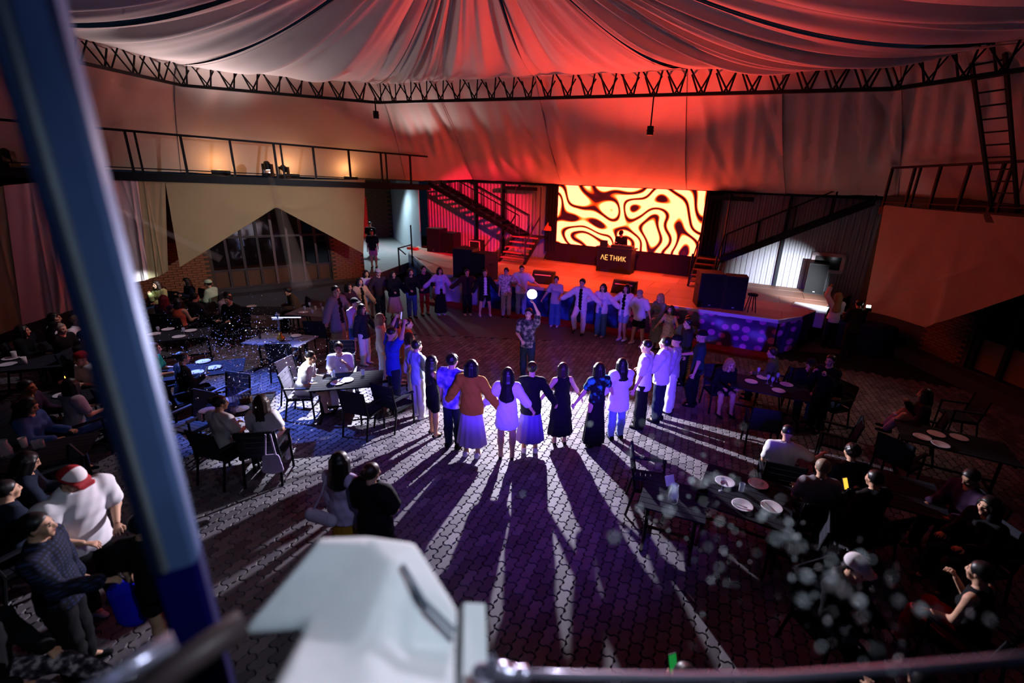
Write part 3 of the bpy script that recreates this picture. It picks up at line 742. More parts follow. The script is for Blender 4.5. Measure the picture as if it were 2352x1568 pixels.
po = bpy.data.objects.new('picture', pm); COL.objects.link(po); po.parent = scr
po.location = Vector(along(SC, (sA+sB)/2, (zA+zB)/2, 0.0)-np.array(scr.location)); po.rotation_euler = (0, 0, ANG_B)
blk_curt = M('black_curtain', '#141016', .95, var=.3, scale=8)
for s in (sA-.32, sB+.32):
    q = []
    P = np.zeros((13, 2, 3))
    for i in range(13):
        u = s-.28+.56*i/12
        for j, z in enumerate((STAGE_Z+.4, zB+.1)): P[i, j] = along(SC, u, z, .06*math.sin(i*1.9))
    tag(MB().grid(P).build('curtain', blk_curt, smooth=True), 'black curtain strip at the %s edge of the LED screen' % ('left' if s < sA else 'right'), 'curtain')
wallbox(sA-.5, sB+.5, STAGE_Z, zA-.05, .25, -.0, SC).build('screen_plinth', M('plinth_cloth', '#2a1618', .9, var=.3)) .__setitem__('kind', 'structure')

# DJ desk with its sign
def stage_pt(x, y, dz=0): return G(x, y, STAGE_Z+dz)
dj0 = stage_pt(1412, 624); ydj = math.atan2(*(-nB[:2])[::-1])-math.pi/2
desk = thing('dj_desk', 'black DJ desk with an illuminated sign on its front', 'desk', dj0, ANG_B)
MB().box((0, 0, .5), (1.5, .62, 1.0)).build('desk_body', cab, desk, local=True)
MB().box((0, 0, 1.02), (1.62, .72, .05)).build('desk_top', cab, desk, local=True)
desk_fp = MB().box((0, -.315, .52), (1.3, .02, .8)).build('front_panel', M('desk_panel', '#120c0e', .5), desk, local=True)
sign_m = Memit('sign_letters', '#ffb060', 1.3)
STR = {'Л': [(0, 0, .35, 1), (.35, 1, .75, 0)], 'Е': [(0, 0, 0, 1), (0, 1, .6, 1), (0, .5, .5, .5), (0, 0, .6, 0)], 'Т': [(.35, 0, .35, 1), (0, 1, .7, 1)],
       'Н': [(0, 0, 0, 1), (.6, 0, .6, 1), (0, .5, .6, .5)], 'И': [(0, 0, 0, 1), (.6, 0, .6, 1), (0, 0, .6, 1)], 'К': [(0, 0, 0, 1), (0, .45, .55, 1), (0.1, .5, .6, 0)]}
xx = -.56
for ch in 'ЛЕТНИК':
    mb = MB()
    for x0, z0, x1, z1 in STR[ch]: mb.bar((xx+x0*.2, -.335, .52+z0*.2), (xx+x1*.2, -.335, .52+z1*.2), .03, .012, up=(0, 1, 0))
    mb.build('sign_letter', sign_m, desk_fp, local=True); xx += .195
mx_ = thing('dj_mixer', 'low black mixer and players on top of the DJ desk', 'mixer', dj0+[0, 0, 1.045], ANG_B)
MB().box((.25, 0, .05), (.9, .4, .1)).build('mixer_body', cab, mx_, local=True)
for k in range(6): MB().lathe([(.018, .1), (.018, .125), (.01, .13)], (-.1+k*.13, random.uniform(-.12, .12), 0), 8).build('knob', galv, mx_, local=True)
lt = thing('laptop', 'dark open laptop on the left end of the DJ desk', 'laptop', dj0+np.array([-.55*math.cos(ANG_B), -.55*math.sin(ANG_B), 1.045]), ANG_B+math.pi)
MB().box((0, 0, .012), (.34, .24, .02)).build('keyboard_half', cab, lt, local=True); MB().box((0, .13, .13), (.34, .015, .24)).build('lid', cab, lt, local=True)

def speaker(name, label, base, rz, w_, d_, h_, kind='sub', cat='loudspeaker'):
    o = thing(name, label, cat, base, rz)
    MB().box((0, 0, h_/2), (w_, d_, h_)).build('cabinet', cab, o, local=True)
    MB().box((0, -d_/2-.008, h_/2), (w_*.92, .016, h_*.94)).build('grille', grille, o, local=True)
    for s in (-1, 1): MB().box((s*(w_/2+.004), 0, h_*.6), (.01, .18, .06)).build('handle_cup', rubber, o, local=True)
    MB().box((0, -d_/2-.018, h_*.08), (.07, .008, .03)).build('badge', galv, o, local=True)
    return o
speaker('subwoofer', 'tall black subwoofer box at the left stage edge, left of its pair', stage_pt(1072, 634), R_(-10), .75, .8, 1.05)
speaker('subwoofer', 'black subwoofer box at the left stage edge, right of its pair', stage_pt(1112, 641), R_(-34), .72, .7, .98)
speaker('subwoofer', 'tall black subwoofer box at the right stage edge, left of its pair', stage_pt(1622, 700), R_(-6), .72, .75, 1.05)
speaker('subwoofer', 'black subwoofer box with a red-lit top at the right stage edge', stage_pt(1680, 707), R_(-16), .62, .6, 1.02)
speaker('loudspeaker', 'dark loudspeaker cabinet standing by the red wall, left of the other', stage_pt(1005, 577), R_(-20), .75, .7, 1.15)
speaker('loudspeaker', 'dark loudspeaker with small light dots beside the red wall', stage_pt(1036, 580), R_(-24), .8, .6, 1.0)
speaker('loudspeaker', 'grey-lit loudspeaker in the stage corner below the white-framed window', stage_pt(1868, 672), R_(-30), .62, .6, 1.1)
def wedge(label, base, rz):
    o = thing('stage_monitor', label, 'loudspeaker', base, rz)
    pr = [(-.22, 0), (.25, 0), (.25, .42), (.05, .42)]; v = [(x, a, b) for x in (-.4, .4) for a, b in pr]
    mb = MB(); mb.add(v, [(0, 1, 2, 3), (7, 6, 5, 4), (0, 4, 5, 1), (1, 5, 6, 2), (2, 6, 7, 3), (3, 7, 4, 0)]); mb.build('cabinet', cab, o, local=True)
    MB().box((0, -.10, .215), (.7, .02, .4), [np.array([1, 0, 0.]), np.array([0, -.84, .54]), np.array([0, .54, .84])]).build('grille', grille, o, local=True)
    MB().box((0, -.07, .30), (.6, .03, .035), [np.array([1, 0, 0.]), np.array([0, -.84, .54]), np.array([0, .54, .84])]).build('lit_bar', M('monitor_bar', '#c98f8a', .4), o, local=True)
wedge('black stage monitor wedge behind the held-up light, left of the other', stage_pt(1247, 650), R_(-14))
wedge('black stage monitor wedge behind the dancers in open white shirts', stage_pt(1432, 673), R_(-25))
ca_ = thing('equipment_case', 'small dark equipment case with a pale rim by the left stairs', 'case', stage_pt(1096, 584), R_(-24))
MB().box((0, 0, .35), (.6, .45, .7)).build('case_body', cab, ca_, local=True)
for x0, z0, x1, z1 in ((-.29, .06, .29, .06), (-.29, .66, .29, .66), (-.29, .06, -.29, .66), (.29, .06, .29, .66)): MB().bar((x0, -.235, z0), (x1, -.235, z1), .035).build('rim_bar', M('pale_rim', '#c9b8b8', .5), ca_, local=True)
mixb = thing('equipment_rack', 'low rack of small red-lit equipment under the left stairs', 'rack', stage_pt(1210, 588), ANG_B)
for k in range(4): MB().box((0, .9, .12+k*.2), (1.3, .35, .17)).build('unit', cab, mixb, local=True)
ps = stage_pt(948, 573)
pdk = thing('controller', 'small orange-lit control unit at the left end of the stage', 'controller', ps, R_(-26))
MB().box((0, 0, .06), (.5, .3, .12)).build('housing', M('orange_unit', '#a85a3a', .5), pdk, local=True)
for k in range(3): MB().lathe([(.04, .12), (.03, .17)], (-.15+k*.15, 0, 0), 8).build('knob', galv, pdk, local=True)
us = thing('light_stand', 'thin stand with a small orange umbrella left of the LED screen', 'light stand', stage_pt(1256, 596), 0)
MB().tube([(0, 0, 0), (0, 0, 1.5)], .018, 6).build('pole', steel, us, local=True)
for k in range(3): a = k*2.1; MB().tube([(0, 0, .35), (.3*math.cos(a), .3*math.sin(a), 0.01)], .012, 5).build('leg', steel, us, local=True)
MB().lathe([(.02, 1.75), (.12, 1.6), (.25, 1.38)], (0, 0, 0), 10, cap=False).build('umbrella', M('orange_umbrella', '#e8703a', .7), us, local=True)
st_ = thing('bar_stool', 'small black stool at the front edge of the right stage', 'stool', stage_pt(1722, 716), 0)
MB().lathe([(.14, .5), (.15, .53), (.14, .56)], n=12).build('seat', rubber, st_, local=True)
for k in range(4): a = .78+k*1.57; MB().tube([(.08*math.cos(a), .08*math.sin(a), .5), (.17*math.cos(a), .17*math.sin(a), 0)], .014, 6).build('leg', steel, st_, local=True)
blk = thing('stage_block', 'pale step block at the right corner of the stage in the white light', 'block', G(1852, 742, .55), R_(-35))
MB().box((0, 0, .27), (.95, .7, .54)).build('block_body', M('pale_block', '#c4c6cc', .6, var=.1), blk, local=True); MB().box((0, 0, .555), (1.0, .75, .03)).build('block_top', M('pale_block', '#c4c6cc'), blk, local=True)
for x, lb in ((1212, 'dark flat lamp bar under the roof edge left of the LED screen'), (1690, 'dark flat lamp bar under the roof edge right of the LED screen')):
    s_ = sof(BACK, x, 420)[0]; lb_ = thing('lamp_bar', lb, 'lamp bar', along(BACK, s_, 4.2, .75), ANG_B)
    MB().box((0, 0, .1), (1.6, .5, .16)).build('housing', steel_blk, lb_, local=True); MB().box((0, 0, .2), (.1, .1, .1)).build('bracket', steel_blk, lb_, local=True)

# ---- printed skirt along the stage front
def skirt_material():
    m = bpy.data.materials.new('skirt_print'); m.use_nodes = True; N = m.node_tree.nodes; L = m.node_tree.links; b = N['Principled BSDF']
    tc = N.new('ShaderNodeTexCoord'); mp = N.new('ShaderNodeMapping'); L.new(tc.outputs['Object'], mp.inputs[0]); mp.inputs['Rotation'].default_value = (0, 0, R_(23.4))
    vo = N.new('ShaderNodeTexVoronoi'); vo.inputs['Scale'].default_value = 2.9; vo.inputs['Randomness'].default_value = .35
    mp2 = N.new('ShaderNodeVectorMath'); mp2.operation = 'MULTIPLY'; mp2.inputs[1].default_value = (1, 0, 1.15); L.new(mp.outputs[0], mp2.inputs[0]); L.new(mp2.outputs[0], vo.inputs['Vector'])
    r = N.new('ShaderNodeValToRGB'); e = r.color_ramp.elements; e[0].position = .3; e[0].color = (1, 1, 1, 1); e[1].position = .36; e[1].color = (0, 0, 0, 1); L.new(vo.outputs['Distance'], r.inputs[0])
    nz = N.new('ShaderNodeTexNoise'); nz.inputs['Scale'].default_value = .7; L.new(tc.outputs['Object'], nz.inputs['Vector'])
    g = N.new('ShaderNodeValToRGB'); e = g.color_ramp.elements; e[0].position = .35; e[0].color = (*lin('#1a1440'), 1); e[1].position = .65; e[1].color = (*lin('#4a2a78'), 1); L.new(nz.outputs['Fac'], g.inputs[0])
    mx = N.new('ShaderNodeMix'); mx.data_type = 'RGBA'; L.new(r.outputs[0], mx.inputs[0]); L.new(g.outputs[0], mx.inputs[6]); mx.inputs[7].default_value = (*lin('#c45ac8'), 1)
    L.new(mx.outputs[2], b.inputs['Base Color']); b.inputs['Roughness'].default_value = .35; b.inputs['Specular IOR Level'].default_value = .5
    return m
sk_m = skirt_material(); pale_sk = M('skirt_grey_satin', '#8d7fa0', .3, var=.25, scale=3)
navy_sk = Mpat('skirt_navy_print', ['#0c1238', '#1a2a70', '#2a5aa8'], 'noise', 2.5, .4)
def skirt(label, p, q, mat, seed, z0=.08, fan=1.0):
    p, q = np.array([*p, 0]), np.array([*q, 0]); d = (q-p)/np.linalg.norm(q-p); n = np.array([d[1], -d[0], 0])
    NS_, NT_ = 70, 16; s = np.linspace(0, 1, NS_)[:, None]; t = np.linspace(0, 1, NT_)[None, :]
    off = .05+fan*(.035*np.sin(s*26+t*4+seed)+.03*np.sin(s*9-t*9+seed*2)+.03*fold(s, t*1.2, seed, 6)); off = np.clip(off, .012, None)
    P = p[None, None]+(q-p)[None, None]*s[:, :, None]+n[None, None]*off[:, :, None]; P = np.array(P); P[:, :, 2] = STAGE_Z-.09+(z0-(STAGE_Z-.09))*t
    return tag(MB().grid(P).build('stage_skirt', mat, smooth=True), label, 'skirt')
Bc, Cc = np.array(STAGE[2]), np.array(STAGE[3])
def on(t): return tuple(Bc+(Cc-Bc)*t)
skirt('dark blue skirt on the short left end of the stage', STAGE[1], STAGE[2], navy_sk, 3, fan=.3)
skirt('gathered grey-violet satin skirt on the stage front behind the dancer in the lilac jacket', on(0), on(.2), pale_sk, 4, fan=1.7)
skirt('navy printed skirt on the middle of the stage front', on(.2), on(.64), navy_sk, 5, fan=.5)
skirt('purple stage skirt printed with pink discs at the right of the stage front', on(.64), STAGE[3], sk_m, 6, fan=.5)
skirt('purple disc-printed skirt on the right end of the stage', STAGE[3], STAGE[4], sk_m, 7, fan=.3)
# ================================================================== PEOPLE
SKIN = [M('skin_light', '#c99b80', .55, var=.06, scale=20), M('skin_mid', '#b07a5c', .55, var=.06, scale=20), M('skin_deep', '#9a664a', .55, var=.06, scale=20)]
eye_m = M('eye', '#241a18', .2, var=.05); lip_m = M('lips', '#94504a', .5, var=.1); brow_m = M('brow', '#1a1414', .8)
HAIR = {'black': M('hair_black', '#0e0c10', .42, var=.3, scale=40, spec=.4), 'brown': M('hair_brown', '#2c1c16', .45, var=.3, scale=40), 'blond': M('hair_blond', '#9c7c50', .5, var=.25, scale=40),
        'red': M('hair_red', '#6e1c2e', .5, var=.25, scale=40), 'grey': M('hair_ash', '#8c7a6a', .5, var=.25, scale=40)}
V3 = lambda *a: np.array(a, float)
# --- head (origin at its middle, facing +Y)
def head_template():
    P = [(V3(0, -.018, .038), V3(0, -.005, .03), .086, .084, V3(1, 0, 0), .90), (V3(0, .02, .0), V3(0, .04, -.07), .064, .04, V3(1, 0, 0), .95),
         (V3(0, .05, -.078), V3(0, .062, -.092), .032, .022), (V3(-.028, .068, .026), V3(.028, .068, .026), .018, .018),
         (V3(0, .082, .018), V3(0, .106, -.022), .010, .0135), (V3(-.012, .094, -.026), V3(.012, .094, -.026), .009, .009), (V3(-.016, .083, -.054), V3(.016, .083, -.054), .010, .010),
         (V3(-.04, .06, -.02), V3(-.03, .05, -.05), .026, .022), (V3(.04, .06, -.02), V3(.03, .05, -.05), .026, .022),
         (V3(-.078, -.005, .012), V3(-.076, 0, -.026), .022, .014, V3(1, 0, 0), .42), (V3(.078, -.005, .012), V3(.076, 0, -.026), .022, .014, V3(1, 0, 0), .42),
         (V3(0, -.02, -.06), V3(0, -.034, -.16), .054, .056)]
    sub = [(V3(s*.031, .096, .004), V3(s*.031, .097, .004), .013, .013) for s in (-1, 1)]
    V, F = sdf(P, .0115, .02, sub=sub); c = V[F].mean(1); mi = np.zeros(len(F), int)
    mi[(np.abs(c[:, 0]) < .021) & (c[:, 1] > .08) & (np.abs(c[:, 2]+.055) < .008)] = 2
    for s in (-1, 1): mi[(np.abs(c[:, 0]-s*.032) < .019) & (c[:, 1] > .07) & (np.abs(c[:, 2]-.028) < .007)] = 3
    EV, EF = sdf([(V3(-.031, .078, .004), V3(-.0309, .078, .004), .0135, .0135), (V3(.031, .078, .004), V3(.0311, .078, .004), .0135, .0135)], .009, .001)
    return np.concatenate([V, EV]), np.concatenate([F, EF+len(V)]), np.concatenate([mi, np.ones(len(EF), int)])
HEAD = head_template()
# --- right hand: wrist at the origin, fingers along -Z, palm facing +Y, thumb on +X side mirrored for the left
def hand_template(curl):
    P = [(V3(0, 0, -.01), V3(.0, .004, -.075), .024, .034, V3(0, 1, 0), .42)]
    for x, L, sp in ((-.030, .062, -.10), (-.010, .074, -.03), (.011, .070, .03), (.031, .055, .12)):
        a = V3(x, 0, -.085); d1 = V3(sp, math.sin(curl*.6), -math.cos(curl*.6)); b = a+d1/np.linalg.norm(d1)*L*.5
        d2 = V3(sp*.5, math.sin(curl*1.5), -math.cos(curl*1.5)); c = b+d2/np.linalg.norm(d2)*L*.5
        P += [(a, b, .0088, .0082), (b, c, .0082, .0068)]
    a = V3(.026, .008, -.035); b = V3(.052, .026, -.062); c = V3(.050, .045, -.088); P += [(a, b, .0125, .0105), (b, c, .0105, .008)]
    return sdf(P, .0075, .006)
HANDS = {'relax': hand_template(.55), 'grip': hand_template(1.15)}
# --- hair styles in head space
def hair_template(style):
    sc = [(V3(0, -.022, .044), V3(0, -.01, .042), .099, .096, V3(1, 0, 0), .93)]; k = .02; h = .0125; low = -.055; rnd = None
    if style == 'short': pass
    elif style == 'fade': sc = [(V3(0, -.012, .06), V3(0, .0, .062), .094, .088, V3(1, 0, 0), .93)]; low = -.01
    elif style == 'bob':
        low = -.5
        for a in np.linspace(-2.25, 2.25, 9):
            p = V3(.085*math.sin(a), -.02-.085*math.cos(a), .03); q = V3(.094*math.sin(a), -.022-.092*math.cos(a), -.115); sc.append((p, q, .034, .030))
    elif style in ('long', 'vlong', 'curly'):
        L = {'long': -.30, 'vlong': -.46, 'curly': -.27}[style]; low = -.9
        for a in np.linspace(-2.1, 2.1, 9):
            p = V3(.083*math.sin(a), -.02-.083*math.cos(a), .02); q = V3(.092*math.sin(a), -.03-.09*math.cos(a), -.12); r = V3(.105*math.sin(a*.8), -.055-.075*math.cos(a*.55), L*(1-.12*abs(a)/2.1))
            sc += [(p, q, .036, .034), (q, r, .034, .026)]
        if style == 'curly': rnd = lambda X, Y, Z: .014*np.sin(X*70+2)*np.sin(Y*66)*np.sin(Z*60)
    elif style == 'bun': sc.append((V3(0, -.115, .075), V3(0, -.13, .085), .042, .038))
    elif style == 'pony':
        sc += [(V3(0, -.105, .05), V3(0, -.15, .0), .03, .034), (V3(0, -.15, .0), V3(0, -.14, -.2), .034, .018)]
    elif style == 'messy': rnd = lambda X, Y, Z: .010*np.sin(X*95)*np.sin(Y*88+1)*np.sin(Z*90); sc = [(V3(0, -.02, .05), V3(0, -.005, .052), .106, .100, V3(1, 0, 0), .95)]
    # keep hair off the face and the front of the neck
    sub = [(V3(0, .10, .012), V3(0, .115, -.12), .072, .075), (V3(0, .12, -.1), V3(0, .12, -.5), .085, .12)]
    if style in ('long', 'vlong', 'curly', 'bob'): sub[0] = (V3(0, .105, .012), V3(0, .12, -.12), .066, .062)
    cuts = [(V3(0, 0, low), V3(0, 0, -1.))]
    if style in ('short', 'fade', 'messy', 'bun', 'pony'):
        if style not in ('pony', 'bun'): cuts.append((V3(0, -.02, -.035), V3(0, .8, -.62)))
        else: sub += [(V3(0, .09, -.08), V3(0, .02, -.13), .08, .075)]
    V, F = sdf(sc, h, k, cuts=cuts, sub=sub, disp=rnd)
    return vmesh('hair', V, F, [HAIR['black']])
HAIRS = {}
def hair_mesh(st):
    if st not in HAIRS: HAIRS[st] = hair_template(st)
    return HAIRS[st]
def hat_mesh(kind):
    key = 'hat_'+kind
    if key in HAIRS: return HAIRS[key]
    dome = [(V3(0, -.022, .05), V3(0, -.005, .05), .108, .104, V3(1, 0, 0), .95)]
    if kind == 'cap':
        dome += [(V3(-.05, .075, .062), V3(.05, .075, .062), .04, .04, V3(0, 0, 1), .22), (V3(-.035, .13, .05), V3(.035, .13, .05), .045, .045, V3(0, 0, 1), .2)]
        V, F = sdf(dome, .0125, .008, cuts=[(V3(0, 0, .045), V3(0, 0, -1.))])
    else: V, F = sdf(dome, .0125, .01, cuts=[(V3(0, 0, .03), V3(0, .2, -.98))])
    HAIRS[key] = vmesh('hat', V, F, [rubber]); return HAIRS[key]
_sv, _sf = sdf([(V3(0, -.075, .045), V3(0, .02, .04), .042, .040), (V3(0, .02, .035), V3(0, .13, .026), .044, .032, V3(0, 0, 1), .8), (V3(0, -.06, .05), V3(0, -.065, .11), .042, .044)], .016, .02, cuts=[(V3(0, 0, 0), V3(0, 0, -1.)), (V3(0, 0, .10), V3(0, 0, 1.))])
SHOE = vmesh('shoe', _sv, _sf, [rubber])
_sv, _sf = sdf([(V3(0, -.06, .035), V3(0, .10, .03), .03, .035, V3(0, 0, 1), .55), (V3(0, -.07, .04), V3(0, -.075, .01), .024, .014)], .014, .02, cuts=[(V3(0, 0, 0), V3(0, 0, -1.))])
SANDAL = vmesh('shoe', _sv, _sf, [rubber])

def unit(v): v = np.asarray(v, float); return v/np.linalg.norm(v)
def rot_x(a): c, s = math.cos(a), math.sin(a); return np.array([[1, 0, 0], [0, c, -s], [0, s, c]])
def rot_z(a): c, s = math.cos(a), math.sin(a); return np.array([[c, -s, 0], [s, c, 0], [0, 0, 1]])
# poses: arm = (upper, fore) directions for the RIGHT side (x mirrored on the left); leg = (thigh, shin)
ARMS = {'down': ((.16, .02, -1), (.06, .16, -1)), 'hold': ((.52, .06, -.85), (.50, .22, -.82)), 'wide': ((.75, .05, -.62), (.80, .12, -.52)), 'fwd': ((.22, .42, -.88), (-.1, .9, -.2)),
        'table': ((.2, .38, -.9), (-.28, .95, -.05)), 'lap': ((.2, .25, -.95), (-.3, .8, -.5)), 'face': ((.15, .55, -.8), (-.35, .45, .82)), 'up': ((.45, .35, .78), (-.28, .35, .9)),
        'raise': ((.25, .25, .93), (.02, .1, 1)), 'cross': ((.2, .3, -.93), (-.85, .5, .05)), 'back': ((.3, -.3, -.9), (.2, -.1, -1)), 'phone': ((.16, .3, -.93), (-.25, .85, .42)), 'lamp': ((.2, .3, .93), (-.42, .12, .9)), 'belly': ((.22, .2, -.95), (-.55, .75, -.35)), 'out': ((.85, .25, -.45), (.6, .75, .1))}
LEGS = {'stand': ((.03, .0, -1), (.0, -.03, -1)), 'step': ((.05, .32, -.95), (.0, -.25, -.97)), 'backstep': ((.05, -.22, -.97), (.0, -.34, -.94)), 'lift': ((.06, .75, -.66), (.0, -.35, -.94)), 'apart': ((.16, .02, -.98), (.10, -.04, -.99)),
        'sit': ((.10, .99, -.06), (.02, .08, -1)), 'sitout': ((.10, .97, -.12), (.02, .72, -.7)), 'knees': ((.08, .75, .62), (.0, .5, -.88)), 'cross': ((-.14, .98, .06), (.12, .25, -.96))}
def person(label, loc, yaw, h=1.68, fem=0, arms=('down', 'down'), legs=('stand', 'stand'), lean=0, head=(0, 0), skin=0, hair=('short', 'black'),
           top=('tee', None), bottom=('trousers', None), shoes=None, hat=None, seat=None, vox=.025, inner=None, extra=(), group='people in the hall', shoe_kind=0, loose=.0, build=1.0):
    sc = h/1.765
    shw = (.158 if fem else .185)*build; hipw = .092 if fem else .088
    Lt, Ls, Lu, Lf = .42, .41, .285, .25
    pel = V3(0, 0, 0); Rl = rot_x(-R_(lean)); T = lambda v: pel + Rl @ V3(*v)
    j = {'pel': pel, 'waist': T((0, .005, .16)), 'chest': T((0, .0, .36)), 'nb': T((0, -.01, .53))}
    Rh = rot_z(R_(-head[0])) @ rot_x(R_(head[1]-lean*.35))
    hc = j['nb'] + Rl @ V3(0, .03, .165)
    out = {}
    for s, nm in ((-1, 'L'), (1, 'R')):
        ua, fa = ARMS[arms[0 if s < 0 else 1]]; sh = T((s*shw, -.005, .475))
        el = sh+Lu*(Rl @ (unit(ua)*V3(s, 1, 1)) if lean < 30 else unit(ua)*V3(s, 1, 1)); wr = el+Lf*unit(V3(fa[0]*s, fa[1], fa[2]))
        th, shn = LEGS[legs[0 if s < 0 else 1]]; hp = pel+V3(s*hipw, 0, -.03); kn = hp+Lt*unit(V3(th[0]*s, th[1], th[2])); an = kn+Ls*unit(V3(shn[0]*s, shn[1], shn[2]))
        out[nm] = dict(sh=sh, el=el, wr=wr, hp=hp, kn=kn, an=an, fd=unit(V3(fa[0]*s, fa[1], fa[2])))
    if seat is None: z0 = .085-min(out['L']['an'][2], out['R']['an'][2])
    else: z0 = (seat+.105)/sc
    sh_ = V3(0, 0, z0)
    for k in j: j[k] = j[k]+sh_
    hc = hc+sh_
    for nm in out:
        for k in ('sh', 'el', 'wr', 'hp', 'kn', 'an'): out[nm][k] = out[nm][k]+sh_
    fy = Rl @ V3(0, 1, 0)
    wst = (.118 if fem else .132)*build; che = (.138 if fem else .158)*build; pew = (.152 if fem else .145)*build
    def torso(o=0.0, shoulders=True):
        P = [(j['pel']+V3(0, 0, -.02), j['pel']+V3(0, 0, .05), pew+o, pew*.98+o, fy, .74), (j['pel']+V3(0, 0, .05), j['waist'], pew*.95+o, wst+o, fy, .72), (j['waist'], j['chest'], wst+o, che+o, fy, .68),
             (j['chest'], j['chest']+Rl @ V3(0, 0, .08), che+o, che*.92+o, fy, .66)]
        if fem: P += [(j['chest']+Rl @ V3(s*.065, .075, -.01), j['chest']+Rl @ V3(s*.062, .08, -.01), .052+o*.6, .05+o*.6) for s in (-1, 1)]
        if shoulders: P += [(out[n]['sh'], j['nb']+Rl @ V3(0, -.005, -.03), .052+o, .06+o*.5) for n in 'LR']
        return P
    def arm(n, o, f0=1.0, f1=1.0):
        a = out[n]; e = a['sh']+(a['el']-a['sh'])*min(1, f0)
        P = [(a['sh'], e, .052*build+o, (.052-.012*f0)*build+o)]
        if f1 > 0: P.append((a['el'], a['el']+(a['wr']-a['el'])*f1, .040*build+o, (.040-.012*f1)+o*1.15))
        return P
    def leg(n, o, f0=1.0, f1=1.0, wide=0.0):
        a = out[n]; e = a['hp']+(a['kn']-a['hp'])*f0
        P = [(a['hp'], e, .088*build+o, (.088-.032*f0)*build+o+wide*.4)]
        if f1 > 0:
            P += [(a['kn'], a['kn']+(a['an']-a['kn'])*f1*.35, .056*build+o+wide*.4, .058+o+wide*.6), (a['kn']+(a['an']-a['kn'])*f1*.35, a['kn']+(a['an']-a['kn'])*f1, .058+o+wide*.6, .058-.022*f1+o+wide)]
        return P
    # ---- body, one mesh: trunk and limbs, head and hands running on from neck and wrists
    prims = torso() + [(j['nb']+V3(0, 0, -.03), hc+Rh @ V3(0, -.03, -.08), .056, .052)]
    for n in 'LR': prims += arm(n, 0) + leg(n, 0) + [(out[n]['an'], out[n]['an']+V3(0, .09, -.045), .036, .026), (out[n]['an']+V3(0, -.02, -.04), out[n]['an']+V3(0, .02, -.045), .032, .03)]
    V, F = sdf(prims, vox, .035); mi = np.zeros(len(F), int)
    VS, FS, MS = [V], [F], [mi]; n0 = len(V)
    hv, hf, hm = HEAD; VS.append(hv @ Rh.T + hc); FS.append(hf+n0); MS.append(hm); n0 += len(hv)
    for s, n in ((-1, 'L'), (1, 'R')):
        a = arms[0 if s < 0 else 1]; hv, hf = HANDS['grip' if a in ('hold', 'wide', 'raise', 'face', 'up', 'phone', 'lamp') else 'relax']
        d = out[n]['fd']; y = V3(-s*.9, .3, 0) if abs(d[2]) > .6 else V3(0, 0, -1.); y = unit(y-d*(y @ d)); x = np.cross(y, -d)
        Mx = np.stack([x*1, y, -d], 1); hv = hv.copy()
        # thumb forward
        if (Mx @ V3(1, 0, 0))[1] < 0 and abs(d[2]) > .6: hv = hv*V3(-1, 1, 1); hf = hf[:, ::-1]
        VS.append(hv @ Mx.T + out[n]['wr']); FS.append(hf+n0); MS.append(np.zeros(len(hf), int)); n0 += len(hv)
    me = vmesh('person', np.concatenate(VS)*sc, np.concatenate(FS), [SKIN[skin], eye_m, lip_m, brow_m], np.concatenate(MS))
    o = bpy.data.objects.new('person', me); COL.objects.link(o); o.location = Vector(loc); o.rotation_euler = (0, 0, yaw)
    tag(o, label, 'person', group)
    def child(name, V, F, mat): c = bpy.data.objects.new(name, vmesh(name, V*sc, F, [mat])); COL.objects.link(c); c.parent = o; return c
    wr_ = (hash(label) % 97)*.13
    crease = lambda am: (lambda X, Y, Z: am*(np.sin(Z*38+X*22+wr_)*np.sin(X*31-Z*9+wr_*2)+.6*np.sin(Y*40+Z*17+wr_)))
    z_pel = j['pel'][2]
    # ---- lower clothes
    if bottom and bottom[1] is not None:
        st, mt = bottom[0], bottom[1]; seated = seat is not None
        if st in ('trousers', 'wide', 'leggings', 'shorts') or seated:
            wd = {'wide': .045, 'leggings': 0, 'trousers': .012, 'shorts': .03, 'skirt': .03, 'midi': .04, 'maxi': .05}.get(st, .02); of = .006 if st == 'leggings' else .018
            P = torso(min(of, .008), False)[:2]
            for n in 'LR': P += leg(n, of, .62 if st == 'shorts' else 1.0, 0 if st == 'shorts' else (.5 if st in ('skirt', 'midi') else .97), wd)
            cuts = [(V3(0, 0, z_pel+.15), V3(0, 0, 1.))]
            if not seated and st != 'shorts': cuts.append((V3(0, 0, .045), V3(0, 0, -1.)))
            V, F = sdf(P, vox, .03, cuts=cuts, disp=crease(.004)); child({'shorts': 'shorts'}.get(st, 'trousers' if st not in ('skirt', 'midi', 'maxi') else 'skirt'), V, F, mt)
        else:
            hem = {'mini': z_pel-.30, 'skirt': z_pel-.46, 'midi': .26, 'maxi': .09}[st]; rw = {'mini': .21, 'skirt': .25, 'midi': .27, 'maxi': .24}[st] + loose
            kc = (out['L']['kn']+out['R']['kn'])/2; cx_, cy_ = kc[0]*.7, kc[1]*.7
            fl = lambda X, Y, Z: .012*np.clip((z_pel-Z)*2.2, 0, 1)*np.sin(np.arctan2(Y, X)*11+wr_)
            P = torso(.008, False)[:2]+[(V3(0, 0, z_pel+.08), V3(cx_, cy_, hem-.06), pew*.9+.008, rw, V3(0, 1, 0), .8)]
            V, F = sdf(P, vox, .03, cuts=[(V3(0, 0, z_pel+.17), V3(0, 0, 1.)), (V3(0, 0, hem), V3(0, 0, -1.))], disp=fl); child('skirt', V, F, mt)
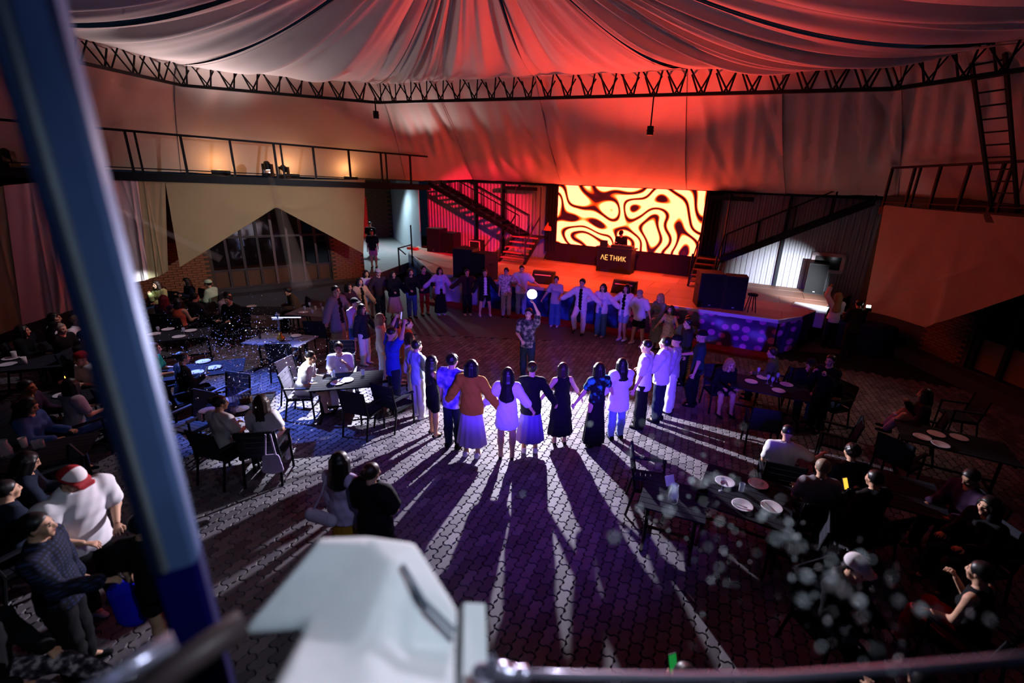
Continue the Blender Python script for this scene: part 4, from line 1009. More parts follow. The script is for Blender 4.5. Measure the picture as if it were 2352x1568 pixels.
    # ---- upper clothes
    def upper(st, mt, off, nm, cutfront=False):
        hem = {'crop': .06, 'tank': -.06, 'dress': -.34, 'long': -.10, 'tee': -.12, 'hoodie': -.12, 'coat': -.34, 'jacket': -.14, 'big': -.26}[st]
        f0, f1 = {'tee': (.68, 0), 'crop': (.5, 0), 'tank': (0, 0), 'dress': (0, 0), 'big': (.95, .35)}.get(st, (1, .93))
        o_ = off+loose*.5; P = torso(o_)
        if st in ('tank', 'dress') and f0 == 0: P = torso(o_, False)+[(V3(*(j['chest']+Rl @ V3(s*.08, .02, .06))), j['nb']+Rl @ V3(s*.08, 0, -.01), .045+o_, .03) for s in (-1, 1)]
        hz = z_pel+hem; cuts = [(V3(0, 0, hz), V3(0, 0, -1.))] if seat is None else [(V3(0, 0, z_pel-.06), V3(0, 0, -1.))]
        if hem < -.06 and seat is None: P.append((j['pel']+V3(0, 0, .1), V3(0, 0, hz-.08), pew*.9+o_, pew+o_+.02+max(0, (-hem-.12))*.22, V3(0, 1, 0), .8))
        for n in 'LR':
            if f0 > 0: P += arm(n, o_+(.010 if st in ('tee', 'big') else .004), f0, f1)
        if st in ('hoodie', 'coat'): P.append((j['nb']+Rl @ V3(-.05, -.07, .0), j['nb']+Rl @ V3(.05, -.07, 0), .05, .05))
        sub = [(j['nb']+Rl @ V3(0, .02, .03), j['nb']+Rl @ V3(0, .03, .2), .066, .1)]
        if cutfront:
            for zz in np.linspace(-.3, .5, 9): sub.append((j['pel']+Rl @ V3(0, .25, zz), j['pel']+Rl @ V3(0, .10, zz), .07, .055))
        V, F = sdf(P, vox, .035, cuts=cuts, sub=sub, disp=crease(.004 if st in ('tank', 'crop') else .006)); child(nm, V, F, mt)
    if inner: upper(inner[0], inner[1], .018, 'undershirt')
    if top and top[1] is not None:
        nm = {'tee': 'shirt', 'crop': 'top', 'tank': 'top', 'dress': 'dress', 'long': 'shirt', 'hoodie': 'hoodie', 'coat': 'coat', 'jacket': 'jacket', 'big': 'shirt'}[top[0]]
        upper(top[0], top[1], .042 if inner else .027, nm, cutfront=bool(inner))
    # ---- hair, hat, shoes
    def on_head(me_, nm, mt, up=0):
        c = bpy.data.objects.new(nm, me_); COL.objects.link(c); c.parent = o
        m4 = Matrix([[*r, 0] for r in Rh]+[[0, 0, 0, 1]]); c.matrix_local = Matrix.Translation(Vector((hc+Rh @ V3(0, 0, up))*sc)) @ m4 @ Matrix.Scale(sc, 4)
        c.material_slots[0].link = 'OBJECT'; c.material_slots[0].material = mt; return c
    if hair: on_head(hair_mesh(hair[0]), 'hair', HAIR[hair[1]])
    if hat: on_head(hat_mesh(hat[0]), 'hat', hat[1])
    if shoes is not None:
        for n in 'LR':
            a = out[n]; d = a['an']-a['kn']; pitch = 0
            c = bpy.data.objects.new('shoe', SHOE if not shoe_kind else SANDAL); COL.objects.link(c); c.parent = o; zf = a['an'][2]-.085
            c.location = Vector((V3(a['an'][0], a['an'][1]+.012, zf))*sc); c.scale = (sc*1.02,)*3
            if zf > .06 and seat is None: c.rotation_euler = (-.5, 0, 0)
            c.material_slots[0].link = 'OBJECT'; c.material_slots[0].material = shoes
    wrist = {n: np.array(o.location)+rot_z(yaw) @ ((out[n]['wr']+out[n]['fd']*.1)*sc) for n in 'LR'}
    return o, wrist, np.array(o.location)+rot_z(yaw) @ (hc*sc)
# ================================================================== FURNITURE AND TABLEWARE
cur = {}
TABS, BODIES = [], []
def settle(p, sep=.42, marg=.2):
    """keep clear of the table tops and of everybody placed before"""
    q = np.array(p[:2], float)
    for _ in range(30):
        moved = False
        for c, a, hx, hy in TABS:
            d = q-c; u = np.array([d[0]*math.cos(a)+d[1]*math.sin(a), -d[0]*math.sin(a)+d[1]*math.cos(a)]); ex, ey = hx+marg-abs(u[0]), hy+marg-abs(u[1])
            if ex > 0 and ey > 0:
                if ex < ey: u[0] += math.copysign(ex+.005, u[0])
                else: u[1] += math.copysign(ey+.005, u[1])
                q = c+np.array([u[0]*math.cos(a)-u[1]*math.sin(a), u[0]*math.sin(a)+u[1]*math.cos(a)]); moved = True
        for b, s2 in BODIES:
            d = q-b; L = np.linalg.norm(d); need = (sep+s2)/2
            if L < need: q = b+(d/L if L > 1e-3 else np.array([0, 1.]))*(need+.005); moved = True
        if not moved: break
    BODIES.append((q, sep)); return np.array([q[0], q[1], p[2] if len(p) > 2 else 0.0])
def make_chair(kind):
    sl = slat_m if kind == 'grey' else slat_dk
    c = thing('slatted_chair', '-', 'chair')
    for s in (-1, 1):
        MB().tube([(s*.25, .22, 0), (s*.25, .21, .64)], .018, 6).build('leg', steel_blk, c, local=True)
        MB().tube([(s*.25, -.30, 0), (s*.25, -.21, .45), (s*.25, -.30, .92)], .018, 6).build('leg', steel_blk, c, local=True)
        MB().box((s*.25, -.02, .655), (.05, .5, .03)).build('armrest', sl, c, local=True)
        MB().bar((s*.25, -.22, .43), (s*.25, .22, .43), .03).build('seat_rail', steel_blk, c, local=True)
    MB().bar((-.25, .2, .42), (.25, .2, .42), .025).build('seat_rail', steel_blk, c, local=True)
    a = MB().box((0, 0, 0), (.48, .066, .018)).mesh('seat_slat', sl); b = MB().box((0, 0, 0), (.48, .018, .088)).mesh('back_slat', sl)
    for i in range(6): inst('seat_slat', a, c, (0, -.17+i*.074, .455))
    for i in range(5): z = .52+i*.092; inst('back_slat', b, c, (0, -.222-.19*(z-.45), z), (.19, 0, 0))
    return c
def chair(label, xy, yaw, kind='dark', group='slatted chairs at the tables', z=0):
    if kind not in cur: cur[kind] = make_chair(kind); o = cur[kind]; o.location = Vector((xy[0], xy[1], z)); o.rotation_euler = (0, 0, yaw); tag(o, label, 'chair', group); return o
    return dup(cur[kind], (xy[0], xy[1], z), yaw, label, group)
def table(label, xy, yaw, sx=1.2, sy=.8, kind='dark', zt=.74):
    TABS.append((np.array(xy[:2]), yaw, sx/2, sy/2)); t = thing('slatted_table', label, 'table', (xy[0], xy[1], 0), yaw, 'slatted tables'); sl = slat_m if kind == 'grey' else slat_dk
    n = max(4, int(round(sy/.1)))
    for i in range(n): MB().box((0, -sy/2+(i+.5)*sy/n, zt-.012), (sx, sy/n-.010, .024)).build('top_slat', sl, t, local=True)
    for s in (-1, 1): MB().bar((s*(sx/2-.08), -sy/2+.03, zt-.04), (s*(sx/2-.08), sy/2-.03, zt-.04), .04).build('top_rail', steel_blk, t, local=True)
    for s in (-1, 1):
        MB().tube([(s*(sx/2-.1), 0, zt-.05), (s*(sx/2-.1), 0, .03)], .025, 8).build('leg', steel_blk, t, local=True)
        MB().bar((s*(sx/2-.1), -sy*.4, .02), (s*(sx/2-.1), sy*.4, .02), .04, .03).build('foot_bar', steel_blk, t, local=True)
    MB().bar((-sx/2+.1, 0, .2), (sx/2-.1, 0, .2), .03).build('stretcher', steel_blk, t, local=True)
    return t
_pl = MB().lathe([(.0, .004), (.07, .004), (.075, .0), (.08, .004), (.125, .016), (.13, .02), (.122, .021), (.08, .011), (.0, .009)], n=24, cap=False).mesh('plate', china, True)
_gl = MB().lathe([(.03, 0), (.032, .002), (.037, .12), (.034, .12), (.029, .012), (0, .01)], n=12, cap=False).mesh('tumbler', glassm, True)
_wg = MB().lathe([(.034, 0), (.034, .003), (.005, .008), (.004, .085), (.02, .1), (.036, .14), (.032, .19), (.03, .19), (.034, .14), (.0, .1)], n=12, cap=False).mesh('wine_glass', glassm, True)
_pc = MB().lathe([(.055, 0), (.06, .0), (.065, .10), (.045, .2), (.05, .24), (.046, .24), (.04, .2), (.058, .1), (.0, .01)], n=14, cap=False).mesh('jug', glassm, True)
_cp = MB().lathe([(.03, 0), (.033, .002), (.043, .14), (.04, .14), (0, .01)], n=12, cap=False).mesh('paper_cup', M('paper_cup', '#d8d0d0', .7), True)
def put(kind, me, label, p, cat, group=None, rz=0.0): o = inst(kind, me, None, p, (0, 0, rz)); return tag(o, label, cat, group)
ZT = .741
def plate(label, x, y, z=ZT, group='plates on the tables'): return put('plate', _pl, label, G(x, y, z), 'plate', group, random.random()*6)
fork_me = MB().box((0, 0, 0), (.012, .12, .003)).box((0, .085, 0), (.022, .05, .003)).mesh('fork', galv)
def fork(label, x, y, z=ZT+.024): return put('fork', fork_me, label, G(x, y, z), 'fork', 'forks on the plates', random.uniform(-1.5, 1.5))
def tumbler(label, x, y): return put('tumbler', _gl, label, G(x, y, ZT), 'glass', 'tumblers on the tables')
def bottle(label, x, y, mat, capm, h=.3, r=.038):
    o = thing('bottle', label, 'bottle', G(x, y, ZT), 0, 'bottles on the tables')
    bb_ = MB().lathe([(r*.9, 0), (r, .01), (r, h*.62), (r*.38, h*.82), (r*.34, h*.93), (0, h*.93)], n=12).build('bottle_body', mat, o, local=True, smooth=True)
    MB().lathe([(r*.42, h*.93), (r*.42, h), (0, h)], n=10).build('cap', capm, bb_, local=True)
    return o
water_m = Mglass('water_bottle_plastic', '#7f9be8', .1, .5); capblue = M('cap_blue', '#2a3ad8', .4); brownglass = Mglass('brown_glass', '#2a1008', .1, .8)

def at_t(x, y): return G(x, y, ZT)[:2]
# left side tables
T = {}
def tb(key, label, x, y, yaw, sx, sy, kind='dark'): T[key] = at_t(x, y); return table(label, T[key], yaw, sx, sy, kind)
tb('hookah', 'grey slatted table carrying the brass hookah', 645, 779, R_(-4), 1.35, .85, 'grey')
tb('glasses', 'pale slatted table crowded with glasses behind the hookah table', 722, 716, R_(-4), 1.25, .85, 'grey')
tb('blue', 'dark table in front of the man in the blue shirt', 800, 872, R_(18), 1.25, .8)
tb('plates4', 'dark table with plates right of the pillar, in the blue light', 408, 768, R_(30), 1.3, .85)
tb('phone', 'dark table with three plates beside the woman looking at her phone', 475, 846, R_(30), 1.25, .8)
tb('bottles', 'small dark table with blue-capped water bottles', 546, 932, R_(20), .95, .75)
tb('farleft', 'dark table with cups at the left edge under the pale drape', 62, 832, R_(25), 1.3, .85)
tb('beanie', 'dark table between the man in the red beanie and the two seen from behind', 150, 912, R_(30), 1.1, .8)
tb('denim', 'dark table with a jug and glasses beside the woman in the denim shirt', 82, 1042, R_(30), 1.1, .8)
tb('window', 'dark table under the windows at the man in the brown jacket', 590, 712, R_(8), 1.4, .85)
tb('corner', 'dark table in the back left corner among the people in orange and mint', 410, 712, R_(25), 1.5, .9)
# right side tables
tb('right', 'dark table with four white plates near the disc-printed skirt', 1768, 887, R_(-24), 1.45, .85)
tb('near', 'dark table with four violet-lit plates at the lower right', 1712, 1135, R_(-28), 1.1, 1.0)
tb('jug', 'small dark table with a jug left of the violet-lit plates', 1548, 1142, R_(-20), .8, .7)
tb('farright', 'dark table with four plates at the right edge below the amber windows', 2190, 1012, R_(-28), 1.5, .85)
tb('long', 'dark slatted table where someone holds a bright phone', 2010, 1112, R_(-26), 1.5, .9)

for x, y, l in ((467, 831, 'farthest'), (492, 845, 'rightmost'), (451, 856, 'nearest')): plate('white plate on the phone woman\'s table, %s of its three' % l, x, y); fork('fork on the %s plate of the phone woman\'s table' % l, x, y)
for x, y, l in ((386, 757, 'second from the pillar'), (438, 760, 'rightmost'), (411, 774, 'nearest'), (354, 768, 'closest to the pillar')): plate('plate in the blue light right of the pillar, %s' % l, x, y)
for x, y, l in ((366, 768, 'left'), (424, 770, 'right')): put('wine_glass', _wg, 'empty stem glass on the blue-lit table right of the pillar, %s one' % l, G(x, y, ZT), 'glass')
for x, y, l in ((478, 944, 'left'), (552, 941, 'right'), (527, 921, 'far')): plate('white plate on the small table with water bottles, %s one' % l, x, y)
for x, y, l in ((533, 930, 'left'), (546, 926, 'right'), (543, 937, 'front')): bottle('clear water bottle with a blue cap, %s one on the small table' % l, x, y, water_m, capblue)
tumbler('tall glass beside the left plate on the small bottle table', 461, 966); tumbler('tall glass beside the right plate on the small bottle table', 538, 950)
nb_ = thing('napkin_holder', 'wooden condiment box with shakers on the small bottle table', 'condiment box', G(566, 922, ZT), .3)
MB().box((0, 0, .04), (.16, .11, .08)).build('box', M('tan_wood', '#7a5236', .6), nb_, local=True)
for k in range(3): MB().lathe([(.02, .08), (.022, .13), (.012, .15)], (-.05+k*.05, 0, 0), 8).build('shaker', galv, nb_, local=True)
plate('white plate on the table of the man in the blue shirt', 796, 874); tumbler('amber beer glass by the man in bright white', 766, 866)
tumbler('clear glass on the dark table near the blue shirt', 834, 862); tumbler('tall clear glass at the far side of the blue shirt table', 798, 848)
plate('pale saucer next to the beer glass of the man in bright white', 776, 880)
for i, (x, y, l) in enumerate(((700, 712, 'leftmost tumbler'), (712, 709, 'stem glass second from the left'), (725, 712, 'tumbler in the middle'), (738, 709, 'farthest stem glass'), (752, 712, 'rightmost tumbler'), (742, 719, 'near stem glass on the right'), (718, 720, 'nearest tumbler'))): put('wine_glass' if i % 2 else 'tumbler', _wg if i % 2 else _gl, '%s on the pale table behind the hookah table' % l, G(x, y, ZT), 'glass', 'glasses on the pale table')
plate('dark-rimmed plate at the left end of the pale glass table', 697, 718); plate('plate with leftovers on the hookah table', 679, 772)
bottle('dark beer bottle on the left of the hookah table', 597, 777, brownglass, M('cap_red', '#7a2020', .5), .26, .03)
# hookah
hk = thing('hookah', 'brass and chrome hookah standing on the grey slatted table', 'hookah', G(646, 782, ZT), 0)
brass = M('amber_brass', '#c98a20', .25, .6, var=.2)
MB().lathe([(.05, 0), (.075, .02), (.095, .06), (.07, .10), (.035, .14), (.03, .2)], n=16).build('vase', brass, hk, local=True, smooth=True)
MB().lathe([(.016, .2), (.016, .5), (.025, .52), (.012, .56)], n=10).build('stem', galv, hk, local=True, smooth=True)
MB().lathe([(.015, .52), (.11, .53), (.11, .54), (.015, .545)], n=18).build('tray', galv, hk, local=True)
MB().lathe([(.02, .56), (.045, .6), (.05, .64), (.04, .645)], n=12).build('bowl', galv, hk, local=True, smooth=True)
MB().tube([(.03, 0, .18), (.14, .05, .2), (.28, .02, .04), (.2, -.15, .02), (-.05, -.22, .02), (-.2, -.12, .02)], .009, 6).build('hose', rubber, hk, local=True, smooth=True)
bar_l = thing('light_tube', 'white glowing light tube laid across the hookah', 'light tube', G(645, 782, ZT)+[0, 0, .56], .15)
MB().tube([(-.12, 0, 0), (.5, .02, .0)], .012, 8).build('tube', Memit('cold_tube', '#cfd6ff', 2.2), bar_l, local=True)
for x, y, l in ((1725, 877, 'leftmost'), (1752, 868, 'farthest'), (1806, 884, 'rightmost'), (1788, 898, 'nearest')): plate('white plate on the dark table by the disc-printed skirt, %s of the four' % l, x, y)
for x, y, l in ((1762, 880, 'second from the left'), (1772, 886, 'nearest'), (1740, 863, 'leftmost'), (1784, 876, 'rightmost')): put('wine_glass', _wg, 'thin stem glass on the table by the disc-printed skirt, %s' % l, G(x, y, ZT), 'glass', 'stem glasses on the right table')
for x, y, l in ((1665, 1108, 'farthest left'), (1741, 1113, 'farthest right'), (1705, 1162, 'near left'), (1772, 1166, 'near right')): plate('violet-lit plate at the lower right, %s of four' % l, x, y); fork('fork on the %s violet-lit plate' % l, x, y)
for x, y in ((1656, 1128),): put('wine_glass', _wg, 'wine glass with a red drink on the violet-lit table', G(x, y, ZT), 'glass'); put('drink', MB().lathe([(.0, .1), (.028, .125), (.03, .145), (0, .145)], n=10, cap=False).mesh('drink', M('red_drink', '#a03a20', .2)), 'red drink inside the wine glass on the violet-lit table', G(x, y, ZT), 'drink')
tumbler('small glass between the plates of the violet-lit table', 1702, 1128); put('jug', _pc, 'dark glass jug left of the violet-lit plates', G(1545, 1150, ZT), 'jug')
mn = thing('menu_stand', 'small folded card with violet sheen beside the jug', 'card', G(1552, 1112, ZT), .4); MB().bar((-.08, 0, 0), (-.08, .06, .12), .14, .004, up=(0, 1, 0)).build('card_face', china, mn, local=True)
for x, y, l in ((2118, 1005, 'leftmost'), (2150, 998, 'far middle'), (2202, 1006, 'rightmost'), (2160, 1022, 'nearest')): plate('dim plate on the table at the right edge, %s of four' % l, x, y)
for x, y, l in ((58, 835, 'white paper cup'), (35, 822, 'pale cup')): put('paper_cup', _cp, '%s on the table under the pale drape' % l, G(x, y, ZT), 'cup')
plate('plate with food at the left picture edge', 18, 838); plate('wrapped pale plate on the far left table', 25, 824); plate('plate on the table by the red beanie', 145, 908)
put('jug', _pc, 'glass jug with violet sheen on the denim woman\'s table', G(18, 1048, ZT), 'jug')
for x, y, l in ((84, 1030, 'left'), (98, 1027, 'right')): tumbler('shining glass on the denim woman\'s table, %s of two' % l, x, y)
put('paper_cup', _cp, 'white cup on the denim woman\'s table', G(57, 1026, ZT), 'cup')
plate('pale plate under the window by the brown jacket', 578, 704)
# ================================================================== WHO IS WHERE
def C(n, h=None, **k): return M('cloth_'+n, h, .85, var=.10, scale=9, spec=.15, **k)
wht = C('white', '#e2dfe6'); offw = C('offwhite', '#cfcad6'); blk_ = C('black', '#0f1014'); navy = C('navy', '#151a2e'); char = C('charcoal', '#24242a')
jean = C('denim', '#3f5f9a'); jeanl = C('denim_pale', '#7d90bd'); jeand = C('denim_dark', '#1c2436'); khaki = C('khaki', '#a08c66'); beige = C('beige', '#b89a7c'); mustard = C('mustard', '#a8761e')
lil = C('lilac', '#b8a6d0'); grey = C('grey', '#77727c'); lgrey = C('light_grey', '#aaa4b2'); redc = C('red', '#8a1420'); orange = C('orange', '#c8563a'); bluec = C('blue', '#2a3fb0'); teal = C('teal', '#1f3a42'); green = C('green', '#1f8f78')
mint = C('mint', '#b8d8bc'); yel = C('yellow_green', '#d4dc9a'); pink = C('pink', '#d88aa8'); olive = C('olive', '#4c5434'); brownj = C('brown', '#4a3a2c'); viol = C('violet_grey', '#6a58a0'); greyg = C('grey_green', '#6a7268'); plum = C('plum', '#3a2440'); skyb = C('sky', '#9fb4e0')
plaidr = Mpat('plaid_red', ['#120a0e', '#3a1218', '#5a2226'], 'plaid', 9); plaidb = Mpat('plaid_blue', ['#0a0e1e', '#1a2342', '#2a3560'], 'plaid', 9); plaidp = Mpat('plaid_plum', ['#241826', '#4a3040'], 'plaid', 8)
tiedye = Mpat('tie_dye', ['#3a2aa8', '#8a78d8', '#d8d0f0'], 'noise', 7); floral = Mpat('floral', ['#6a5a66', '#b8a0a6', '#e0d0d0'], 'noise', 16); camo = Mpat('camo', ['#16161c', '#3a3438', '#8a7a6a'], 'noise', 12)
lace = Mpat('lace', ['#9a928c', '#d8d4d2'], 'noise', 30); strip = Mpat('striped', ['#2a2a20', '#c0b8a0'], 'stripe', 6); turq = Mpat('turquoise_print', ['#0e1018', '#10141c', '#2fa0a0'], 'noise', 9); flpants = Mpat('floral_pants', ['#1a1820', '#4a4450', '#b8a8b0'], 'noise', 18)
sh_w = C('shoe_white', '#d8d4dc'); sh_b = C('shoe_black', '#101014'); sh_g = C('shoe_grey', '#6a6470')
def cap_material():
    m = bpy.data.materials.new('cap_red_white'); m.use_nodes = True; N = m.node_tree.nodes; L = m.node_tree.links; b = N['Principled BSDF']; b.inputs['Roughness'].default_value = .8
    tc = N.new('ShaderNodeTexCoord'); sp = N.new('ShaderNodeSeparateXYZ'); L.new(tc.outputs['Object'], sp.inputs[0])
    g = N.new('ShaderNodeMath'); g.operation = 'GREATER_THAN'; g.inputs[1].default_value = -.025; L.new(sp.outputs[1], g.inputs[0])
    g2 = N.new('ShaderNodeMath'); g2.operation = 'GREATER_THAN'; g2.inputs[1].default_value = .082; L.new(sp.outputs[2], g2.inputs[0])
    mu = N.new('ShaderNodeMath'); mu.operation = 'MULTIPLY'; L.new(g.outputs[0], mu.inputs[0]); L.new(g2.outputs[0], mu.inputs[1])
    mx = N.new('ShaderNodeMix'); mx.data_type = 'RGBA'; L.new(mu.outputs[0], mx.inputs[0]); mx.inputs[6].default_value = (*lin('#a01020'), 1); mx.inputs[7].default_value = (*lin('#e6e0e4'), 1); L.new(mx.outputs[2], b.inputs['Base Color'])
    return m
cap_rw = cap_material()
def look_at(p, q): return math.atan2(-(q[0]-p[0]), q[1]-p[1])
def hgt(p, hx, hy):
    d = ray(hx, hy); t = math.hypot(p[0], p[1])/math.hypot(d[0], d[1]); return EYE+d[2]*t
def yaw_of(p, look): return look_at(p, DANCE) if look == 'c' else (look_at(p, look[:2]) if hasattr(look, '__len__') else R_(look))
WR = {}
def ST(label, foot, headtop, look='c', hmin=1.55, hmax=1.82, z=0.0, key=None, **k):
    p = settle(G(*foot, z)); h = min(hmax, max(hmin, hgt(p, *headtop)-z)); k.setdefault('shoes', sh_b)
    r = person(label, p, yaw_of(p, look)+R_(k.pop('turn', 0)), h, **k); WR[key or label] = r; return r
def HD(label, headtop, h, look='c', z=0.0, key=None, **k):
    q = G(*headtop, z+h-.02); p = settle(np.array([q[0], q[1], z])); k.setdefault('shoes', sh_b)
    r = person(label, p, yaw_of(p, look)+R_(k.pop('turn', 0)), h, **k); WR[key or label] = r; return r
def SE(label, headtop, look, h=1.66, kind='dark', chair_label=None, zh=1.30, key=None, **k):
    q = G(*headtop, zh); p = np.array([q[0], q[1], 0]); yw = yaw_of(p, look)+R_(k.pop('turn', 0)); k.setdefault('shoes', sh_b); k.setdefault('arms', ('table', 'table')); k.setdefault('legs', ('sit', 'sit'))
    ln = k.setdefault('lean', 8); off = math.sin(R_(ln))*.62; p = settle(p-np.array([-math.sin(yw), math.cos(yw), 0])*off, .60, .22)
    r = person(label, p, yw, h, seat=.455, group=k.pop('group', 'people at the tables'), **k); WR[key or label] = r
    if chair_label is not False: chair(chair_label or ('chair of the %s' % label), p-np.array([-math.sin(yw), math.cos(yw), 0])*-.02, yw, kind)
    return r
RG = dict(group='dancers in the ring'); HH = ('hold', 'hold')
def D(label, foot, htop, **k): k = {'arms': HH, **RG, **k}; return ST(label, foot, htop, **k)
NEAR = .018
# --- near arc, seen from behind, left to right
D('dancer in a grey-blue tee with messy dark hair, pale trousers', (965, 958), (972, 782), top=('tee', skyb), bottom=('trousers', offw), hair=('messy', 'black'), vox=.02, shoes=sh_w)
D('woman with long black hair and bare legs, black top and black shorts, in heels', (998, 998), (990, 820), fem=1, top=('tank', blk_), bottom=('shorts', blk_), hair=('vlong', 'black'), arms=('down', 'face'), turn=-25, vox=NEAR, shoe_kind=1)
D('dancer in a violet tie-dye tee and dark trousers', (1043, 1026), (1042, 815), top=('tee', tiedye), bottom=('trousers', jeand), hair=('messy', 'black'), vox=NEAR, arms=('down', 'hold'), loose=.02)
D('woman with a bob in a violet pinafore over a mustard shirt, white socks', (1085, 1046), (1088, 827), fem=1, top=('long', mustard), bottom=('midi', lil), hair=('bob', 'black'), vox=NEAR, shoes=sh_w, inner=None, build=1.08)
D('woman with very long black hair in a short bright violet outfit, bare legs', (1163, 1052), (1157, 845), fem=1, top=('big', wht), bottom=('mini', wht), hair=('vlong', 'black'), vox=NEAR, shoe_kind=1)
D('dancer in a black blazer over a long violet-blue skirt', (1216, 1036), (1220, 832), fem=1, top=('jacket', blk_), bottom=('midi', viol), hair=('bun', 'black'), vox=NEAR, shoes=sh_w)
D('woman in a black strappy dress with a short bob', (1284, 1018), (1299, 834), fem=1, top=('dress', blk_), bottom=('midi', blk_), hair=('bob', 'brown'), vox=NEAR, shoe_kind=1)
D('woman in a dark top with turquoise spots and a long black skirt', (1362, 1022), (1371, 833), fem=1, top=('crop', turq), bottom=('maxi', blk_), hair=('bob', 'black'), vox=NEAR)
D('woman in a big bright violet-white shirt with blue jeans, hair flying', (1412, 1006), (1418, 822), fem=1, top=('big', wht), bottom=('trousers', jeanl), hair=('long', 'black'), vox=NEAR, loose=.05, arms=('hold', 'fwd'), turn=-15)
D('dancer with a shaved nape in a white tee and wide black trousers', (1466, 980), (1481, 782), top=('tee', wht), bottom=('wide', blk_), hair=('fade', 'black'), vox=.02, loose=.02, turn=20)
D('dancer in a loose violet-blue shirt and dark trousers', (1506, 966), (1519, 773), top=('long', wht), bottom=('trousers', jeand), hair=('short', 'black'), vox=.02, loose=.03, arms=('fwd', 'down'))
D('dancer in a black cap, pale shirt and wide white trousers', (1533, 945), (1540, 769), top=('long', lgrey), bottom=('wide', wht), hat=('cap', blk_), hair=None, vox=.02)
D('man in a black cap and dark teal tee with a waist bag', (1588, 934), (1600, 758), hmin=1.66, top=('tee', teal), bottom=('trousers', blk_), hat=('cap', blk_), hair=None, vox=.02, arms=('hold', 'fwd'), legs=('step', 'stand'))
# --- right back arc
D('dancer in an olive top beside the man in the dark teal tee', (1562, 868), (1560, 722), fem=1, top=('tee', olive), bottom=('trousers', strip), hair=('bun', 'black'), turn=60)
HD('dark-haired dancer half hidden behind the black caps', (1583, 728), 1.66, 90, top=('hoodie', char), bottom=('trousers', blk_), hair=('messy', 'black'), **RG)
D('woman in a white lace dress at the right of the ring', (1526, 826), (1534, 702), fem=1, top=('dress', lace), bottom=('mini', lace), hair=('long', 'black'), turn=20, shoe_kind=1)
D('woman with curly blond hair in a grey-green dress', (1503, 800), (1519, 674), fem=1, top=('long', greyg), bottom=('midi', greyg), hair=('curly', 'blond'), arms=('fwd', 'hold'))
D('dancer with ash hair in a white tee and black shorts, head bowed', (1462, 792), (1484, 664), top=('tee', wht), bottom=('shorts', blk_), hair=('short', 'grey'), head=(0, -28), lean=8, legs=('apart', 'apart'), loose=.03, shoes=sh_w)
D('woman in an open white shirt, black top and denim shorts', (1428, 782), (1450, 654), fem=1, top=('jacket', wht), inner=('crop', blk_), bottom=('shorts', jeanl), hair=('long', 'black'), shoes=sh_w, legs=('step', 'stand'), arms=('hold', 'wide'))
D('woman in an open white shirt, pale top and blue jeans', (1377, 772), (1395, 652), fem=1, top=('jacket', wht), inner=('crop', offw), bottom=('wide', jean), hair=('long', 'black'), arms=('wide', 'wide'), shoes=sh_w)
D('man in an open white jacket over a black tee, white trousers, one foot lifted', (1330, 768), (1338, 641), hmin=1.7, top=('jacket', wht), inner=('tee', blk_), bottom=('trousers', wht), hair=('messy', 'black'), arms=('wide', 'wide'), legs=('stand', 'lift'))
D('dancer in a pale top and blue jeans right of the held-up light', (1273, 749), (1276, 634), fem=1, top=('tee', lgrey), bottom=('wide', jean), hair=('bun', 'black'), arms=('fwd', 'hold'), shoes=sh_w)
D('man in a big pale blue tee just left of the held-up light', (1196, 727), (1189, 608), hmin=1.68, top=('tee', offw), bottom=('trousers', jeanl), hair=('short', 'black'), arms=('wide', 'hold'), loose=.05, shoes=sh_w)
D('dancer with tied-back hair in a floral shirt and pale trousers', (1162, 728), (1168, 615), hmin=1.64, top=('tee', floral), bottom=('trousers', lgrey), hair=('bun', 'black'), arms=('wide', 'down'), turn=-20, loose=.03)
D('dancer in a white tee with black sleeves and black shorts', (1114, 725), (1112, 618), hmin=1.62, top=('long', blk_), inner=('tee', wht), bottom=('shorts', blk_), hair=('short', 'black'), shoes=sh_w, legs=('apart', 'apart'))
D('man in a dark red plaid shirt and black trousers, white shoes', (1074, 723), (1075, 619), hmin=1.62, top=('jacket', plaidr), inner=('tee', blk_), bottom=('trousers', blk_), hair=('short', 'black'), arms=('wide', 'wide'), shoes=sh_w)
D('woman with long brown hair in a lilac jacket and long black skirt', (1013, 722), (1004, 614), fem=1, hmin=1.6, top=('jacket', lil), inner=('crop', skyb), bottom=('maxi', blk_), hair=('vlong', 'brown'), arms=('hold', 'wide'), shoes=sh_w)
D('woman in a black sweatshirt and red leggings', (977, 724), (977, 610), fem=1, hmin=1.6, top=('hoodie', blk_), bottom=('leggings', redc), hair=('bun', 'black'), arms=('fwd', 'hold'))
D('dancer in black with blue jeans left of the red leggings', (948, 730), (945, 617), fem=1, hmin=1.6, top=('long', blk_), bottom=('trousers', jean), hair=('bob', 'black'), arms=('fwd', 'fwd'))
D('woman in a black crop top and flared beige skirt', (909, 731), (905, 626), fem=1, hmin=1.6, top=('long', blk_), bottom=('midi', beige), hair=('long', 'black'), arms=('hold', 'fwd'), loose=.06)
D('man in a plum plaid shirt with a pale visor on his head', (876, 732), (869, 624), hmin=1.66, top=('long', plaidp), bottom=('trousers', jeand), hair=('short', 'black'), hat=('cap', lgrey), arms=('fwd', 'hold'))
D('woman with long hair in a grey-lilac shirt and denim shorts', (856, 730), (847, 634), fem=1, hmin=1.6, top=('tee', lil), bottom=('shorts', jeanl), hair=('vlong', 'black'), turn=-10)
HD('woman with long dark hair and a beige shawl at the left of the ring', (824, 640), 1.64, 'c', fem=1, top=('coat', beige), inner=('tank', blk_), bottom=('trousers', blk_), hair=('vlong', 'black'), arms=HH, **RG)
